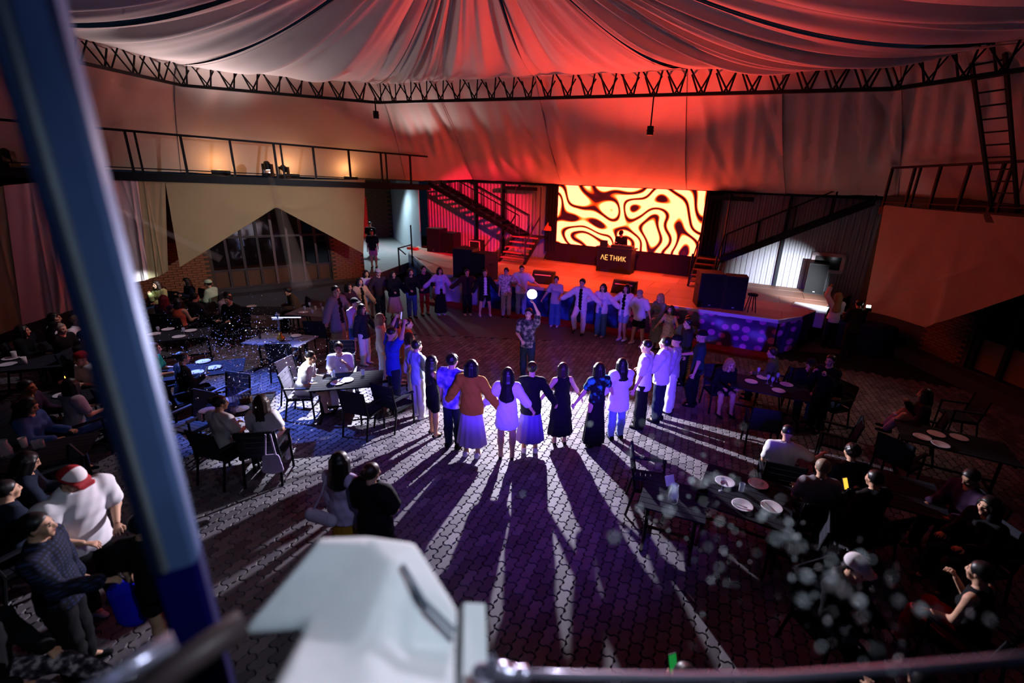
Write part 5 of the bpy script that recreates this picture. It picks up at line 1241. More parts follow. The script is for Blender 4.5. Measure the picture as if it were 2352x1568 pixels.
HD('dark-haired woman half hidden behind the grey jacket', (799, 652), 1.6, 'c', fem=1, top=('long', plum), bottom=('trousers', blk_), hair=('bob', 'black'), arms=HH, **RG)
D('dancer in a grey jacket over black with a khaki pleated skirt', (786, 812), (779, 652), hmin=1.66, fem=1, top=('coat', grey), inner=('tee', blk_), bottom=('midi', khaki), hair=('short', 'black'), turn=-10, shoes=sh_w)
D('dancer in a lilac hoodie, black cap and denim shorts', (822, 826), (812, 684), hmin=1.62, top=('hoodie', lil), bottom=('shorts', jean), hat=('cap', blk_), hair=('short', 'black'), turn=-10, arms=('down', 'fwd'), lean=6, shoes=sh_w)
# --- left arc
D('woman in a dark jacket and white trousers beside the lilac hoodie', (842, 836), (846, 706), fem=1, top=('jacket', navy), bottom=('trousers', wht), hair=('long', 'black'), turn=-10, shoes=sh_w)
HD('woman in white with ash hair, half hidden behind the raised phone', (872, 722), 1.6, 'c', fem=1, top=('long', wht), bottom=('trousers', offw), hair=('long', 'grey'), **RG)
D('woman with long brown hair in a beige jacket and jeans', (898, 876), (893, 728), fem=1, top=('coat', beige), bottom=('trousers', jeanl), hair=('vlong', 'brown'), shoes=sh_w, loose=.02)
D('dancer in an orange shirt at the left of the ring', (934, 888), (941, 732), top=('tee', orange), bottom=('trousers', redc), hair=('short', 'black'))
D('dancer with fair hair in a bright violet tee and white trousers', (948, 926), (942, 764), fem=1, top=('tee', wht), bottom=('trousers', wht), hair=('bob', 'brown'), loose=.03, vox=.02, shoes=sh_w, turn=-15)
D('man in a blue tee raising a phone with both hands', (875, 946), (858, 756), hmin=1.7, top=('tee', bluec), bottom=('trousers', jeand), hair=('fade', 'black'), arms=('up', 'up'), vox=.02, key='phoneman')
# --- middle
ST('man in a patterned shirt holding the bright light overhead in the ring', (1210, 868), (1213, 700), 172, hmin=1.70, hmax=1.74, top=('tee', camo), bottom=('trousers', navy), hair=('short', 'black'), arms=('lamp', 'belly'), vox=.02, key='lightman', group='people in the hall')
# --- two watching from behind
HD('woman with shoulder-length hair in a lilac cardigan and mustard skirt', (777, 1044), 1.62, (DANCE[0], DANCE[1]), fem=1, top=('long', lil), bottom=('maxi', mustard), hair=('long', 'black'), vox=.016, arms=('down', 'fwd'), key='cardigan')
HD('woman in black with a hair bun, seen from behind', (823, 1062), 1.60, (DANCE[0], DANCE[1]), fem=1, top=('tee', blk_), bottom=('mini', blk_), hair=('bun', 'brown'), vox=.016, arms=('down', 'cross'), turn=-8, loose=.05, build=1.08, shoes=sh_w)
# --- lower left corner
ST('man in a red and white cap and a big white tee', (246, 1392), (130, 1136), -102, hmin=1.72, hmax=1.76, top=('tee', wht), bottom=('trousers', blk_), hat=('cap', cap_rw), hair=('short', 'black'), arms=('belly', 'belly'), head=(-10, -30), lean=8, build=1.22, vox=.016, shoes=sh_w, loose=.03, key='cap', group='people lower left')
HD('dark-haired man in a blue plaid shirt in front of the man with the cap', (70, 1188), 1.72, -60, top=('long', plaidb), bottom=('trousers', blk_), hair=('short', 'black'), vox=.018, arms=('down', 'fwd'), build=1.1, group='people lower left')
HD('person in black beside the pillar carrying a blue bag', (318, 1188), 1.6, 10, top=('tee', blk_), bottom=('shorts', blk_), hair=('short', 'black'), vox=.02, group='people lower left', key='bagman')
# --- passage
ST('man in a navy polo and pink shorts standing in the passage', (860, 615), (857, 528), 188, z=PLAT_Z, hmin=1.66, top=('tee', navy), bottom=('shorts', pink), hair=('fade', 'black'), group='people by the passage')
HD('man in black behind the one in pink shorts', (849, 511), 1.72, 185, z=PLAT_Z, top=('tee', blk_), bottom=('trousers', blk_), hair=('fade', 'black'), group='people by the passage')
# --- on and beside the stage
djp = dj0-nB*.62
person('DJ in a dark hat bending over the desk before the LED screen', djp, math.atan2(-nB[0], nB[1]), 1.72, top=('long', blk_), bottom=('trousers', blk_), hat=('cap', blk_), hair=('short', 'black'), arms=('fwd', 'phone'), lean=16, head=(0, -20), shoes=sh_b)
HD('fair-haired woman dazzled by the white beam, arm raised to her face', (1928, 674), 1.62, (G(1800, 660, 1.1)[0], G(1800, 660, 1.1)[1]), z=.35, fem=1, top=('long', wht), bottom=('wide', navy), hair=('vlong', 'blond'), arms=('up', 'phone'), group='people at the stage end')
HD('person in dark clothes lifting a camera beside the fair-haired woman', (1976, 690), 1.66, (G(1800, 660, 1.1)[0], G(1800, 660, 1.1)[1]), z=.3, top=('hoodie', char), bottom=('trousers', blk_), hair=('short', 'black'), arms=('phone', 'phone'), key='camera', group='people at the stage end')
# --- left tables: seated
SE('woman in yellow-green drinking in the bright corner', (359, 646), 170, fem=1, top=('hoodie', yel), bottom=('trousers', jean), hair=('long', 'brown'), arms=('table', 'face'))
SE('woman with long black hair in a dark jacket by the brick wall', (428, 640), 150, fem=1, top=('jacket', navy), bottom=('trousers', blk_), hair=('long', 'black'), arms=('phone', 'phone'))
SE('person in a mint hoodie and pale cap by the brick wall', (478, 645), 95, top=('hoodie', mint), bottom=('trousers', char), hair=('short', 'black'), hat=('cap', mint))
SE('person with wine-red hair in the back left corner', (374, 680), 10, fem=1, top=('long', plum), bottom=('trousers', blk_), hair=('long', 'red'))
SE('woman in an orange top with dark hair in the back left corner', (402, 686), 0, fem=1, top=('tank', orange), bottom=('trousers', blk_), hair=('bob', 'black'))
SE('dark-haired man with a backpack in the back left corner', (436, 676), -20, top=('jacket', char), bottom=('trousers', blk_), hair=('short', 'black'))
SE('person in a grey tee leaning over the table under the window', (522, 668), -85, top=('tee', lgrey), bottom=('trousers', blk_), hair=('short', 'black'), lean=22, kind='dark')
SE('dark figure with a blue collar under the window', (553, 669), 175, top=('hoodie', blk_), bottom=('trousers', blk_), hair=('short', 'black'))
SE('man in a brown jacket leaning on the table under the window', (627, 668), 130, top=('jacket', brownj), inner=('tee', blk_), bottom=('trousers', blk_), hair=('messy', 'black'), lean=20)
SE('woman in a green tee beside the pillar', (372, 788), -60, fem=1, top=('tee', green), bottom=('trousers', blk_), hair=('bun', 'brown'))
SE('woman in black looking at her phone, seen from behind', (414, 812), -35, fem=1, top=('long', blk_), bottom=('trousers', blk_), hair=('bun', 'black'), arms=('table', 'phone'), key='phonewoman', vox=.02)
SE('woman in a white tee with a low bun, seen from behind', (500, 914), -15, fem=1, top=('tee', wht), bottom=('trousers', blk_), hair=('bun', 'black'), vox=.018, head=(25, 0))
SE('woman with long dark hair in white at the small bottle table', (582, 912), 12, fem=1, top=('tee', wht), bottom=('trousers', offw), hair=('vlong', 'brown'), vox=.018, shoes=sh_w, key='longhair')
SE('man in bright white clothes in the hot spot of light', (734, 806), -80, top=('tee', wht), bottom=('shorts', wht), hair=('fade', 'black'), lean=18, kind='grey', vox=.02)
SE('woman beside the man in bright white, hand at her face', (768, 812), 200, fem=1, top=('tee', wht), bottom=('trousers', offw), hair=('bun', 'brown'), arms=('face', 'table'), kind='grey')
SE('dark curly-haired person at the left picture edge', (28, 758), -60, top=('hoodie', blk_), bottom=('trousers', blk_), hair=('bob', 'black'))
SE('person in black resting a hand on the head, left edge', (68, 762), -90, top=('jacket', blk_), bottom=('trousers', blk_), hair=('short', 'grey'), arms=('table', 'up'))
SE('woman with very long black hair beside the bright brick wall', (120, 721), -60, fem=1, top=('tee', wht), bottom=('trousers', blk_), hair=('vlong', 'black'))
SE('fair-haired man in a white tee beside the bright brick wall', (143, 735), -70, top=('tee', wht), bottom=('trousers', blk_), hair=('short', 'blond'))
SE('man in black looking right, just left of the pillar', (140, 766), -75, top=('hoodie', blk_), bottom=('trousers', blk_), hair=('short', 'black'))
SE('man in a red beanie and white tee lighting a cigarette', (179, 818), 165, top=('tee', wht), bottom=('trousers', blk_), hair=None, hat=('beanie', redc), arms=('phone', 'phone'), key='beanie')
SE('dark-faced person left of the red beanie table', (88, 850), -70, top=('long', plum), bottom=('trousers', blk_), hair=('short', 'black'), skin=2)
SE('dark-haired woman in a grey tee, seen from behind at the left', (92, 874), -20, fem=1, top=('tee', lgrey), bottom=('trousers', jean), hair=('bob', 'black'), vox=.02)
SE('fair-haired woman in a grey tee, seen from behind left of the pillar', (177, 858), -25, fem=1, top=('tee', lgrey), bottom=('trousers', blk_), hair=('bob', 'blond'), vox=.02)
SE('woman in a denim shirt reading at the left edge', (48, 936), -75, fem=1, top=('long', jean), bottom=('trousers', jean), hair=('long', 'black'), vox=.018, head=(0, -20))
SE('black-haired person writing at the near left table', (50, 1046), -45, fem=1, top=('long', jeand), bottom=('trousers', blk_), hair=('bob', 'black'), vox=.018, head=(0, -20), kind='grey')
SE('person in a denim vest cut off by the left picture edge', (2, 1112), -20, top=('tee', jeand), bottom=('trousers', blk_), hair=('short', 'black'), vox=.02)
SE('seated person in patterned trousers at the bottom left corner', (-30, 1368), -75, top=('hoodie', blk_), bottom=('trousers', flpants), hair=('bob', 'black'), vox=.018, legs=('sitout', 'sitout'), shoes=sh_w, arms=('lap', 'lap'))
# --- right tables: seated
SE('person in an olive jacket turned away at the right table', (1778, 802), 60, top=('jacket', olive), inner=('tee', wht), bottom=('trousers', blk_), hair=('messy', 'brown'), arms=('table', 'lap'))
SE('fair-haired woman bending over the right table', (1740, 830), 185, fem=1, top=('long', blk_), bottom=('shorts', blk_), hair=('curly', 'blond'), lean=25)
SE('person in a black cap at the right table', (1815, 836), 165, top=('long', blk_), bottom=('trousers', jeand), hat=('cap', blk_), hair=('short', 'black'), lean=14)
SE('person in black with dark hair leaning on the right table', (1862, 830), 110, top=('tee', blk_), bottom=('trousers', jean), hair=('messy', 'black'), lean=20)
HD('person in dark clothes standing at the right table with lifted hands', (1925, 806), 1.62, 120, top=('hoodie', blk_), bottom=('trousers', blk_), hair=('short', 'black'), arms=('face', 'face'), group='people at the tables')
SE('man in a bright violet shirt seen from behind on a dark chair', (1812, 984), -18, top=('tee', wht), bottom=('trousers', blk_), hair=('fade', 'black'), arms=('lap', 'out'), vox=.018)
SE('girl with drawn-up knees in lilac trousers at the right', (2140, 912), 55, fem=1, top=('long', char), bottom=('trousers', lil), hair=('long', 'black'), legs=('knees', 'knees'), arms=('lap', 'face'))
SE('dim person in a grey top left of the bright phone', (1894, 1062), -10, top=('tee', grey), bottom=('trousers', blk_), hair=('short', 'grey'), vox=.02)
SE('dark figure holding a phone with a bright picture', (1988, 1082), 15, top=('hoodie', blk_), bottom=('trousers', blk_), hair=('short', 'black'), arms=('phone', 'phone'), key='brightphone', vox=.02)
SE('dark-haired figure next to the bright phone', (1950, 1056), 5, top=('hoodie', navy), bottom=('trousers', blk_), hair=('messy', 'black'), vox=.02)
SE('dim person looking down at papers at the right', (2148, 1062), 95, top=('long', plum), bottom=('trousers', blk_), hair=('short', 'black'), head=(0, -25))
SE('dim person with crossed arms at the right edge', (2222, 1112), 95, fem=1, top=('long', blk_), bottom=('trousers', jeand), hair=('long', 'black'))
SE('person in a white cap in the dark lower right', (1968, 1284), -160, top=('hoodie', blk_), bottom=('trousers', blk_), hat=('cap', wht), hair=('short', 'black'), vox=.018)
SE('bare-armed woman with a hand at her mouth, lower right', (2266, 1302), 25, fem=1, top=('tank', blk_), bottom=('trousers', redc), hair=('bun', 'black'), arms=('lap', 'face'), vox=.018)
SE('person at the bottom edge holding up a phone with a green screen', (1580, 1545), 20, top=('hoodie', blk_), bottom=('trousers', blk_), hair=('short', 'black'), arms=('lap', 'phone'), key='greenphone', vox=.018)
SE('person in a violet-grey top at the bottom right edge', (2130, 1555), -20, top=('tee', viol), bottom=('trousers', blk_), hair=('short', 'black'), vox=.018)

# --- phones, bags and the lamp they hold
def phone(label, p, yaw, pitch, scr=None):
    o = thing('phone', label, 'phone', p, 0); o.rotation_euler = (pitch, 0, yaw)
    MB().box((0, 0, 0), (.075, .009, .15)).build('case', cab, o, local=True)
    MB().box((0, -.005, 0), (.066, .003, .138)).build('phone_screen', scr or Memit('phone_screen', '#b8a8ff', .9), o, local=True)
    return o
def mid(k): return (WR[k][1]['L']+WR[k][1]['R'])/2
yk = WR['phoneman'][0].rotation_euler[2]
phone('raised phone filming the dancers with a lit screen', mid('phoneman')+[0, .03, .02], yk, -.15)
phone('phone with a bright yellow picture in the dark at the right', mid('brightphone')+[-.05, 0, .06], R_(15), -.5, Memit('yellow_screen', '#ffc040', 1.4))
phone('phone with a green picture at the bottom edge', WR['greenphone'][1]['R']+[0, 0, .06], R_(20), -.4, Memit('green_screen', '#30d060', .3))
phone('phone in the hand of the woman in black beside the pillar', WR['phonewoman'][1]['R']+[0, 0, .04], R_(-35), -.3, Memit('dim_screen', '#8080a0', .3))
lw = WR['lightman'][1]['L']
lm = thing('video_light', 'dazzling hand-held video light raised above the ring', 'lamp', HAND, 0)
MB().lathe([(.10, -.03), (.118, 0), (.118, .03)], n=20).build('housing', cab, lm, local=True)
lm.rotation_euler = (R_(90), 0, 0)
MB().lathe([(0.0, .034), (.11, .034)], n=20, cap=False).build('lens', Memit('video_light_lens', '#f4f6ff', 60), lm, local=True)
MB().tube([(0, -.06, 0), (0, -.2, -.0)], .016, 8).build('grip', cab, lm, local=True)
bpk = WR['lightman'][0]; pb = np.array(bpk.location); yb = bpk.rotation_euler[2]
bp = thing('backpack', 'dark backpack on the man holding the light', 'backpack', pb+rot_z(yb) @ V3(0, -.22, .98), yb)
V_, F_ = sdf([(V3(0, 0, .06), V3(0, 0, .34), .13, .11, V3(0, 1, 0), .6)], .02, .02); o_ = bpy.data.objects.new('bag_body', vmesh('bag_body', V_, F_, [blk_])); COL.objects.link(o_); o_.parent = bp
for s in (-1, 1): MB().tube([(s*.08, .04, .4), (s*.1, .14, .44), (s*.1, .2, .3)], .014, 6).build('strap', blk_, bp, local=True)
cg = WR['cardigan'][0]; pc_ = np.array(cg.location); yc = cg.rotation_euler[2]
fb = thing('shoulder_bag', 'fluffy pale lilac bag on the back of the woman in the lilac cardigan', 'bag', pc_+rot_z(yc) @ V3(-.1, -.24, .88), yc)
V_, F_ = sdf([(V3(-.12, 0, .07), V3(.12, 0, .06), .08, .075, V3(0, 1, 0), .75)], .013, .02, disp=lambda X, Y, Z: .008*np.sin(X*160)*np.sin(Z*150)*np.sin(Y*140)); o_ = bpy.data.objects.new('bag_body', vmesh('bag_body', V_, F_, [lil])); COL.objects.link(o_); o_.parent = fb
MB().tube([(-.1, 0, .12), (.02, .03, .35), (.06, .08, .55)], .01, 6).build('strap', lil, fb, local=True)
ch = WR['longhair'][0]; pt = np.array(ch.location); yt = ch.rotation_euler[2]
tt = thing('tote_bag', 'pale lilac tote bag hanging from the chair of the long-haired woman', 'bag', pt+rot_z(yt) @ V3(.2, -.38, .3), yt)
V_, F_ = sdf([(V3(-.09, 0, .06), V3(-.07, 0, .26), .06, .05, V3(0, 1, 0), .35), (V3(.09, 0, .06), V3(.07, 0, .26), .06, .05, V3(0, 1, 0), .35), (V3(0, 0, .06), V3(0, 0, .24), .08, .07, V3(0, 1, 0), .35)], .016, .05); o_ = bpy.data.objects.new('bag_body', vmesh('bag_body', V_, F_, [lil])); COL.objects.link(o_); o_.parent = tt
for s in (-1, 1): MB().tube([(s*.07, 0, .28), (s*.03, .03, .62)], .012, 6).build('strap', lil, tt, local=True)
bb = WR['bagman'][0]; pb = np.array(bb.location)
bl_ = thing('carrier_bag', 'blue carrier bag beside the person in black by the pillar', 'bag', pb+[-.28, -.05, .45], .3)
V_, F_ = sdf([(V3(0, 0, .05), V3(0, 0, .34), .12, .13, V3(0, 1, 0), .35)], .02, .02); o_ = bpy.data.objects.new('bag_body', vmesh('bag_body', V_, F_, [C('bag_blue', '#1a1ae0')])); COL.objects.link(o_); o_.parent = bl_
MB().tube([(-.06, 0, .42), (0, 0, .55), (.06, 0, .42)], .008, 6).build('handle', blk_, bl_, local=True)
bg_ = WR['beanie']
lg = thing('lighter_flame', 'small orange flame at the cigarette of the man in the red beanie', 'flame', mid('beanie')+[0, 0, .07], 0)
MB().lathe([(.0, 0), (.008, .01), (.006, .025), (0, .045)], n=8, cap=False).build('flame', Memit('flame', '#ff9a30', 8), lg, local=True)

# --- empty chairs
def ech(label, x, y, yaw, kind='dark', z=.45): p = settle(G(x, y, z), .55, .05); return chair(label, p[:2], R_(yaw), kind)
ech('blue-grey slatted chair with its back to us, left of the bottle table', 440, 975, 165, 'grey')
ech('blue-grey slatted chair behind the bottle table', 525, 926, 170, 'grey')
ech('dark chair with its back towards us beside the man in the blue shirt', 835, 940, -15)
ech('dark chair right of the one by the man in the blue shirt', 908, 925, -25)
ech('slatted chair lit in stripes behind the blue shirt table', 785, 838, 195)
ech('pale slatted chair left of the man in bright white', 690, 880, -100, 'grey')
ech('chair with a pale jacket frame under the hookah table', 668, 818, 10)
ech('dark chair in front of the right table', 1748, 978, -15)
ech('dark chair standing askew between the two right tables', 1918, 1012, 60)
ech('dark chair left of the table at the right edge', 2062, 1058, -60)
ech('dark chair behind the girl with drawn-up knees', 2200, 955, 75)
ech('blue-grey slatted chair with its back to us at the near left', 118, 1140, 150, 'grey')
ech('dark slatted chair behind the pale glass table', 735, 770, 5)
ech('chair pushed against the violet-lit table, lower right', 1800, 1215, 60)
ech('chair left of the jug table in the dark', 1492, 1105, -100)
def PD(x, y, d):
    r = ray(x, y); return r/np.linalg.norm(r)*d+np.array([0, 0, EYE])
# ================================================================== LAMPS ON THE GALLERIES AND TRUSS
def moving_head(label, p, target, lit=None):
    o = thing('moving_head', label, 'stage light', p, 0)
    MB().box((0, 0, .05), (.26, .26, .1)).build('base', cab, o, local=True)
    for s in (-1, 1): MB().box((s*.13, 0, .22), (.04, .12, .3)).build('yoke', cab, o, local=True)
    d = unit(np.array(target)-np.array(p)-[0, 0, .32]); c = V3(0, 0, .32)
    mb = MB(); mb.tube([c-d*.13, c-d*.08, c+d*.12], [.05, .09, .095], 14); hd_ = mb.build('head', cab, o, local=True)
    mb = MB(); mb.tube([c+d*.121, c+d*.124], .075, 14); mb.build('lens', lit or M('dark_lens', '#20242c', .1), hd_, local=True)
    return o, np.array(p)+c+d*.16
mh0 = W(612, 400, EDGE_L)+waxes(EDGE_L)[1]*.22; mh0[2] = DECK_Z+.05
tgtA = W(695, 660, EDGE_L)
_, srcA = moving_head('bright moving head on the left gallery throwing a white shaft downwards', mh0, tgtA, Memit('beam_lens', '#e8e8ff', 30))
mh1 = W(660, 400, EDGE_L)+waxes(EDGE_L)[1]*-.3; mh1[2] = DECK_Z
moving_head('dark moving head right of the bright one on the left gallery', mh1, (-3, 10, 1))
mh2 = W(30, 410, EDGE_L)+waxes(EDGE_L)[1]*-.3; mh2[2] = DECK_Z
_, srcC = moving_head('dark moving head with a tiny red light at the far left gallery', mh2, G(640, 780, .8))
mh3 = along(EDGE_R, 3.1, DECK_Z, -.3)
_, srcB = moving_head('moving head on the right gallery near the picture edge', mh3, G(1972, 705, 1.4))
for p, lb in (((-5.4, 14.8, 6.1), 'small lamp slung under the left bend of the truss'), ((2.2, 12.12, 5.7), 'lamp slung under the long truss above the stage')):
    o = thing('par_can', lb, 'stage light', p, 0)
    MB().tube([(0, 0, .0), (0, 0, .2)], .08, 12).build('can', steel_blk, o, local=True)
    MB().bar((0, 0, .2), (0, 0, 6.65-p[2]), .03).build('hanger', steel_blk, o, local=True)
    MB().bar((-.09, 0, .1), (.09, 0, .1), .02).build('yoke', steel_blk, o, local=True)
# warm lamps added behind the left railing to make the curtain glow
def added_gallery_lamp(label, s):
    p = along(EDGE_L, s, DECK_Z, -.55); o = thing('added_gallery_lamp', label, 'lamp', p, ANG_L)
    MB().box((0, 0, .06), (.22, .12, .12)).build('base', cab, o, local=True)
    MB().box((0, -.08, .08), (.5, .02, .16)).build('front_shield', cab, o, local=True)
    MB().tube([(-.2, 0, .17), (.2, 0, .17)], .018, 8).build('tube', Memit('warm_tube', '#ffb46a', .8), o, local=True)
    l = point('warm_fill', p+[0, 0, .22], 20, (1.0, .46, .18), .12)
for s, lb in zip((-1.2, .8, 2.8), ('left', 'middle', 'right')): added_gallery_lamp('added warm lamp behind the left gallery railing, %s of three' % lb, s)

# ================================================================== HAZE
def haze_mat(name, col, dens, aniso=.0):
    m = bpy.data.materials.new(name); m.use_nodes = True; N = m.node_tree.nodes; N.clear()
    out = N.new('ShaderNodeOutputMaterial'); v = N.new('ShaderNodeVolumeScatter'); v.inputs['Color'].default_value = (*col, 1); v.inputs['Density'].default_value = dens; v.inputs['Anisotropy'].default_value = aniso
    m.node_tree.links.new(v.outputs[0], out.inputs['Volume']); m.cycles.homogeneous_volume = True if hasattr(m.cycles, 'homogeneous_volume') else None
    return m
def shaft(label, a, b, r0, r1, watts, col, ang, dens):
    a, b = np.array(a, float), np.array(b, float); d = unit(b-a)
    mb = MB(); mb.tube([a+d*.02, b], [r0, r1], 20); o = mb.build('light_shaft', haze_mat('shaft_haze', (1, 1, 1), dens)); tag(o, label, 'haze', kind='stuff')
    spot('shaft_light', a-d*.02, b, watts, col, ang, .25, .02)
shaft('white shaft of light in the haze below the bright moving head', srcA, tgtA, .07, .36, 16000, (.86, .86, 1.0), 9.0, .6)
tB = G(1968, 706, 1.45); shaft('pink shaft of light across the tan drape', srcB, tB, .035, .06, 5500, (1.0, .55, .66), 2.4, .8)
tC = W(500, 590, EDGE_L)+waxes(EDGE_L)[1]*.5; shaft('faint pink shaft of light across the pale and olive drapes', srcC+waxes(EDGE_L)[1]*.35, tC, .04, .12, 2600, (1.0, .72, .74), 2.6, .6)
# ================================================================== WHAT THE CAMERA PERSON AT THE STAGE END LIGHTS
hc_ = mid('camera'); fw = unit((G(1800, 650, STAGE_Z)-hc_)*V3(1, 1, 0))
cl = thing('video_camera', 'small camera with a white lamp held up beside the fair-haired woman', 'camera', hc_+[.2, -.38, .14], math.atan2(-fw[0], fw[1]))
MB().box((0, 0, .05), (.13, .08, .09)).build('camera_body', cab, cl, local=True); MB().tube([(0, .04, .05), (0, .12, .05)], .035, 12).build('lens', cab, cl, local=True)
MB().box((0, .03, .13), (.1, .03, .06)).build('lamp_panel', Memit('camera_lamp', '#f0f4ff', 12), cl, local=True)
spot('camera_lamp_light', hc_+[.2, -.4, .34]+fw*.25, W(1786, 648, BACK), 5200, (.90, .94, 1.0), 34, 1.0, .04)
# blue cloth over a stall beside them
bt = G(1975, 800, 0); bt_o = thing('cloth_covered_table', 'table under a dark blue cloth at the right end of the stage', 'table', bt, R_(-20))
P_ = np.zeros((41, 6, 3))
for i in range(41):
    a = 2*math.pi*i/40
    for jx, (rr, zz) in enumerate(((.0, .82), (.5, .82), (.56, .8), (.6, .55), (.64, .3), (.68, .02))):
        f_ = 1+.05*math.sin(a*9)*(jx > 2); P_[i, jx] = (1.25*rr*f_*math.cos(a)*1.2, rr*f_*math.sin(a), zz)
MB().grid(P_).build('cloth', C('deep_blue', '#141c5a'), bt_o, local=True, smooth=True); MB().box((0, 0, .4), (1.0, .5, .78)).build('table_body', steel_blk, bt_o, local=True)

# ================================================================== FOREGROUND ON THE PHOTOGRAPHER'S GALLERY
pillar_m = M('pillar_paint', '#4a5f8c', .38, .25, var=.25, scale=5, bump=.05); pillar_b = M('pillar_blue_lit', '#06064e', .4, .1, var=.1)
pr = thing('pillar', 'blurred blue-grey steel pillar close to the camera', 'pillar', (-1.10, 1.09, 0), R_(32))
def hull_box(w_, z0, z1, bev=.014):
    h_ = w_/2; q = [(-h_+bev, -h_), (h_-bev, -h_), (h_, -h_+bev), (h_, h_-bev), (h_-bev, h_), (-h_+bev, h_), (-h_, h_-bev), (-h_, -h_+bev)]
    return MB().prism(q, z0, z1)
hull_box(.112, 3.29, 9.0).build('shaft', pillar_m, pr, local=True)
hull_box(.114, 0, 3.29).build('blue_lit_foot', pillar_b, pr, local=True)  # blue light on the pillar's lower part, put into its colour
MB().tube([(-.02, -.06, 3.3), (-.02, -.06, 6)], .012, 8).build('conduit', galv, pr, local=True)
cover_m = M('cover_canvas', '#d6dade', .8, var=.06, scale=9, bump=.12, bscale=30)
pts = dict(A=(735, 1236, 1.78), B=(842, 1232, 1.74), Cc=(952, 1247, 1.72), D=(1050, 1400, 1.55), E=(1045, 1500, 1.45), F=(548, 1452, 1.62), Gm=(700, 1440, 1.5), Hh=(838, 1475, 1.36), I=(600, 1640, 1.22), J=(880, 1680, 1.16), K=(1045, 1680, 1.26), X=(905, 1292, 1.58))
names = list(pts); VV = [PD(*pts[k]) for k in names]; ix = {k: i for i, k in enumerate(names)}
FF = [[ix[k] for k in q] for q in (('A', 'F', 'Gm', 'B'), ('B', 'Gm', 'Hh', 'X'), ('B', 'X', 'Cc'), ('X', 'Hh', 'E', 'D'), ('Cc', 'X', 'D'), ('Gm', 'I', 'J', 'Hh'), ('Hh', 'J', 'K', 'E'))]
cv = thing('covered_lamp', 'large blurred lamp housing under a white canvas cover right below the camera', 'covered lamp', np.array([VV[7][0], VV[7][1]+.1, 3.3]), 0)
mb = MB(); mb.add(VV, FF); co = mb.build('canvas_cover', cover_m, cv, smooth=True)
sd = co.modifiers.new('soft', 'SUBSURF'); sd.levels = 3; sd.render_levels = 3; so = co.modifiers.new('thick', 'SOLIDIFY'); so.thickness = .012
for e in co.data.edges: pass
try:
    cr = co.data.attributes.new('crease_edge', 'FLOAT', 'EDGE'); cr.data.foreach_set('value', [.55]*len(co.data.edges))
except Exception: pass
q = [PD(1052, 1398, 1.66), PD(1100, 1400, 1.72), PD(1106, 1690, 1.5), PD(1040, 1690, 1.42)]
mb = MB(); mb.add(q, [(0, 1, 2, 3)]); fl = mb.build('side_flap', cover_m, cv); fl.modifiers.new('thick', 'SOLIDIFY').thickness = .03
cc_ = (PD(820, 1500, 1.75)+PD(900, 1600, 1.6))/2
MB().box(cc_+[0, .05, -.12], (.3, .25, .3)).build('lamp_housing', cab, cv)
for a, b, w_ in (((925, 1298), (1045, 1450), .012), ((940, 1330), (1040, 1470), .010)):
    MB().tube([PD(*a, 1.56), PD((a[0]+b[0])/2-12, (a[1]+b[1])/2+4, 1.475), PD(*b, 1.46)], w_*.6, 6).build('vent_slit', M('slit_grey', '#6a7280', .8), cv)
def rod(name, label, pxs, r, mat, d=1.5, cat='rail'):
    mb = MB(); mb.tube([PD(x, y, d) for x, y in pxs], r, 10); return tag(mb.build(name, mat, smooth=True), label, cat)
shiny = M('shiny_tube', '#b8b0c8', .25, .7, var=.1)
rod('guard_rail', 'thin shiny guard rail along the bottom edge, right of the white cover', [(1090, 1548), (1300, 1553), (1540, 1557), (1785, 1556), (2000, 1543), (2290, 1520), (2420, 1508)], .0125, shiny, 1.45)
rod('guard_rail', 'blurred pale rail bar in the bottom left corner', [(150, 1625), (280, 1545), (400, 1470)], .02, shiny, 1.35)
rod('guard_rail', 'dark rail bar rising behind the white cover at the bottom left', [(280, 1640), (420, 1525), (560, 1428)], .034, M('rail_brown', '#4a3c3e', .5, .3), 1.5)
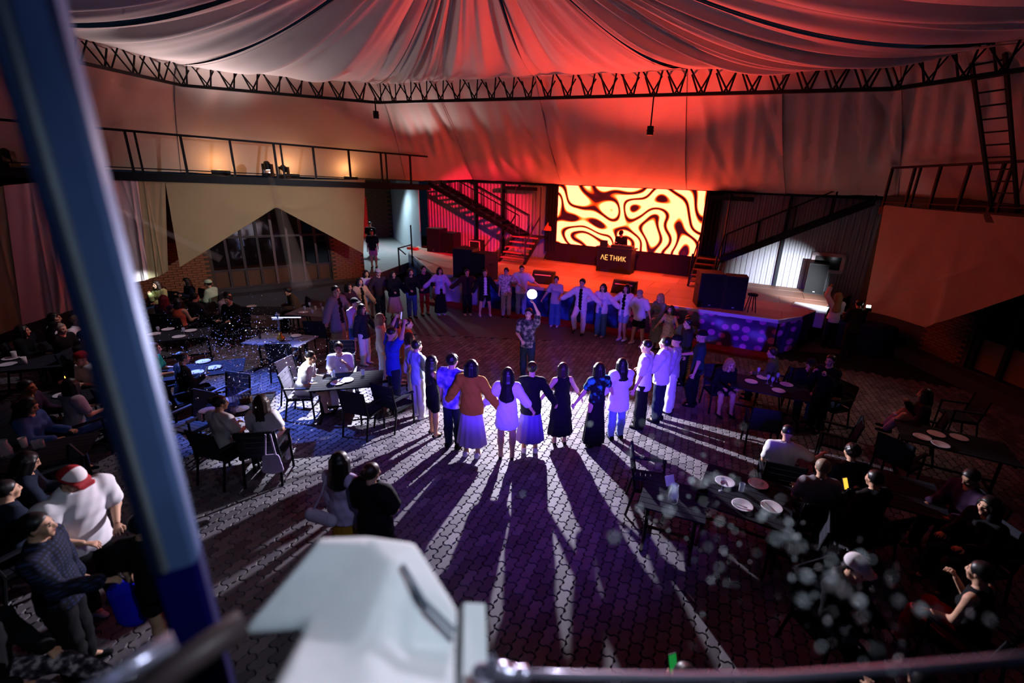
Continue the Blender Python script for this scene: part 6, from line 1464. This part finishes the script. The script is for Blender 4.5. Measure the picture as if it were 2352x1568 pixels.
cl2 = thing('rail_clamp', 'lumpy violet-lit clamp on the guard rail beside the white cover', 'clamp', PD(1130, 1545, 1.45), 0)
V_, F_ = sdf([(V3(-.03, 0, 0), V3(.03, 0, 0), .022, .026), (V3(0, 0, 0), V3(.0, 0, .04), .018, .014), (V3(.05, 0, -.005), V3(.08, 0, -.003), .02, .022)], .006, .012); o_ = bpy.data.objects.new('clamp_body', vmesh('clamp_body', V_, F_, [shiny])); COL.objects.link(o_); o_.parent = cl2
MB().tube([(0, 0, .04), (0, 0, .06)], .008, 8).build('wing_screw', shiny, cl2, local=True)

# ---- floating flakes: paper confetti and foam in the beams
def flakes(label, pts_, size, mat, name='confetti'):
    mb = MB(); r = np.random.default_rng(5)
    for p in pts_:
        s = size*r.uniform(.5, 1.5); a = r.normal(size=(3, 3)); qx, _ = np.linalg.qr(a); v = [p+qx[0]*s, p-qx[0]*s, p+qx[1]*s, p-qx[1]*s, p+qx[2]*s*.35, p-qx[2]*s*.35]
        mb.add(v, [(0, 2, 4), (2, 1, 4), (1, 3, 4), (3, 0, 4), (2, 0, 5), (1, 2, 5), (3, 1, 5), (0, 3, 5)])
    return tag(mb.build(name, mat), label, 'confetti', kind='stuff')
r5 = np.random.default_rng(11); fl_m = M('flake_white', '#e8e8ee', .6, var=.02)
flakes('cloud of tiny flakes glittering in the blue light over the left tables', [G(r5.normal(560, 85), r5.normal(800, 50), z) for z in r5.uniform(.7, 2.0, 1500)], .009, fl_m)
near = []
for _ in range(230):
    t = r5.uniform(0, 1); x = 1480+t*560+r5.normal(0, 90); y = 1060+t*380+r5.normal(0, 75); near.append(PD(x, y, r5.uniform(.8, 2.4)))
near += [PD(1535, 1250, 1.5), PD(988, 1022, 1.6), PD(1200, 1135, 1.3)]
flakes('blurred flakes floating close to the camera at the lower right', near, .0055, fl_m)

point('room_fill', along(BRICK_L, (sL0+sL1)/2, 3.2, -2.5), 40, (1.0, .55, .3), .2)  # warm fill added behind the window, with no fixture of its own
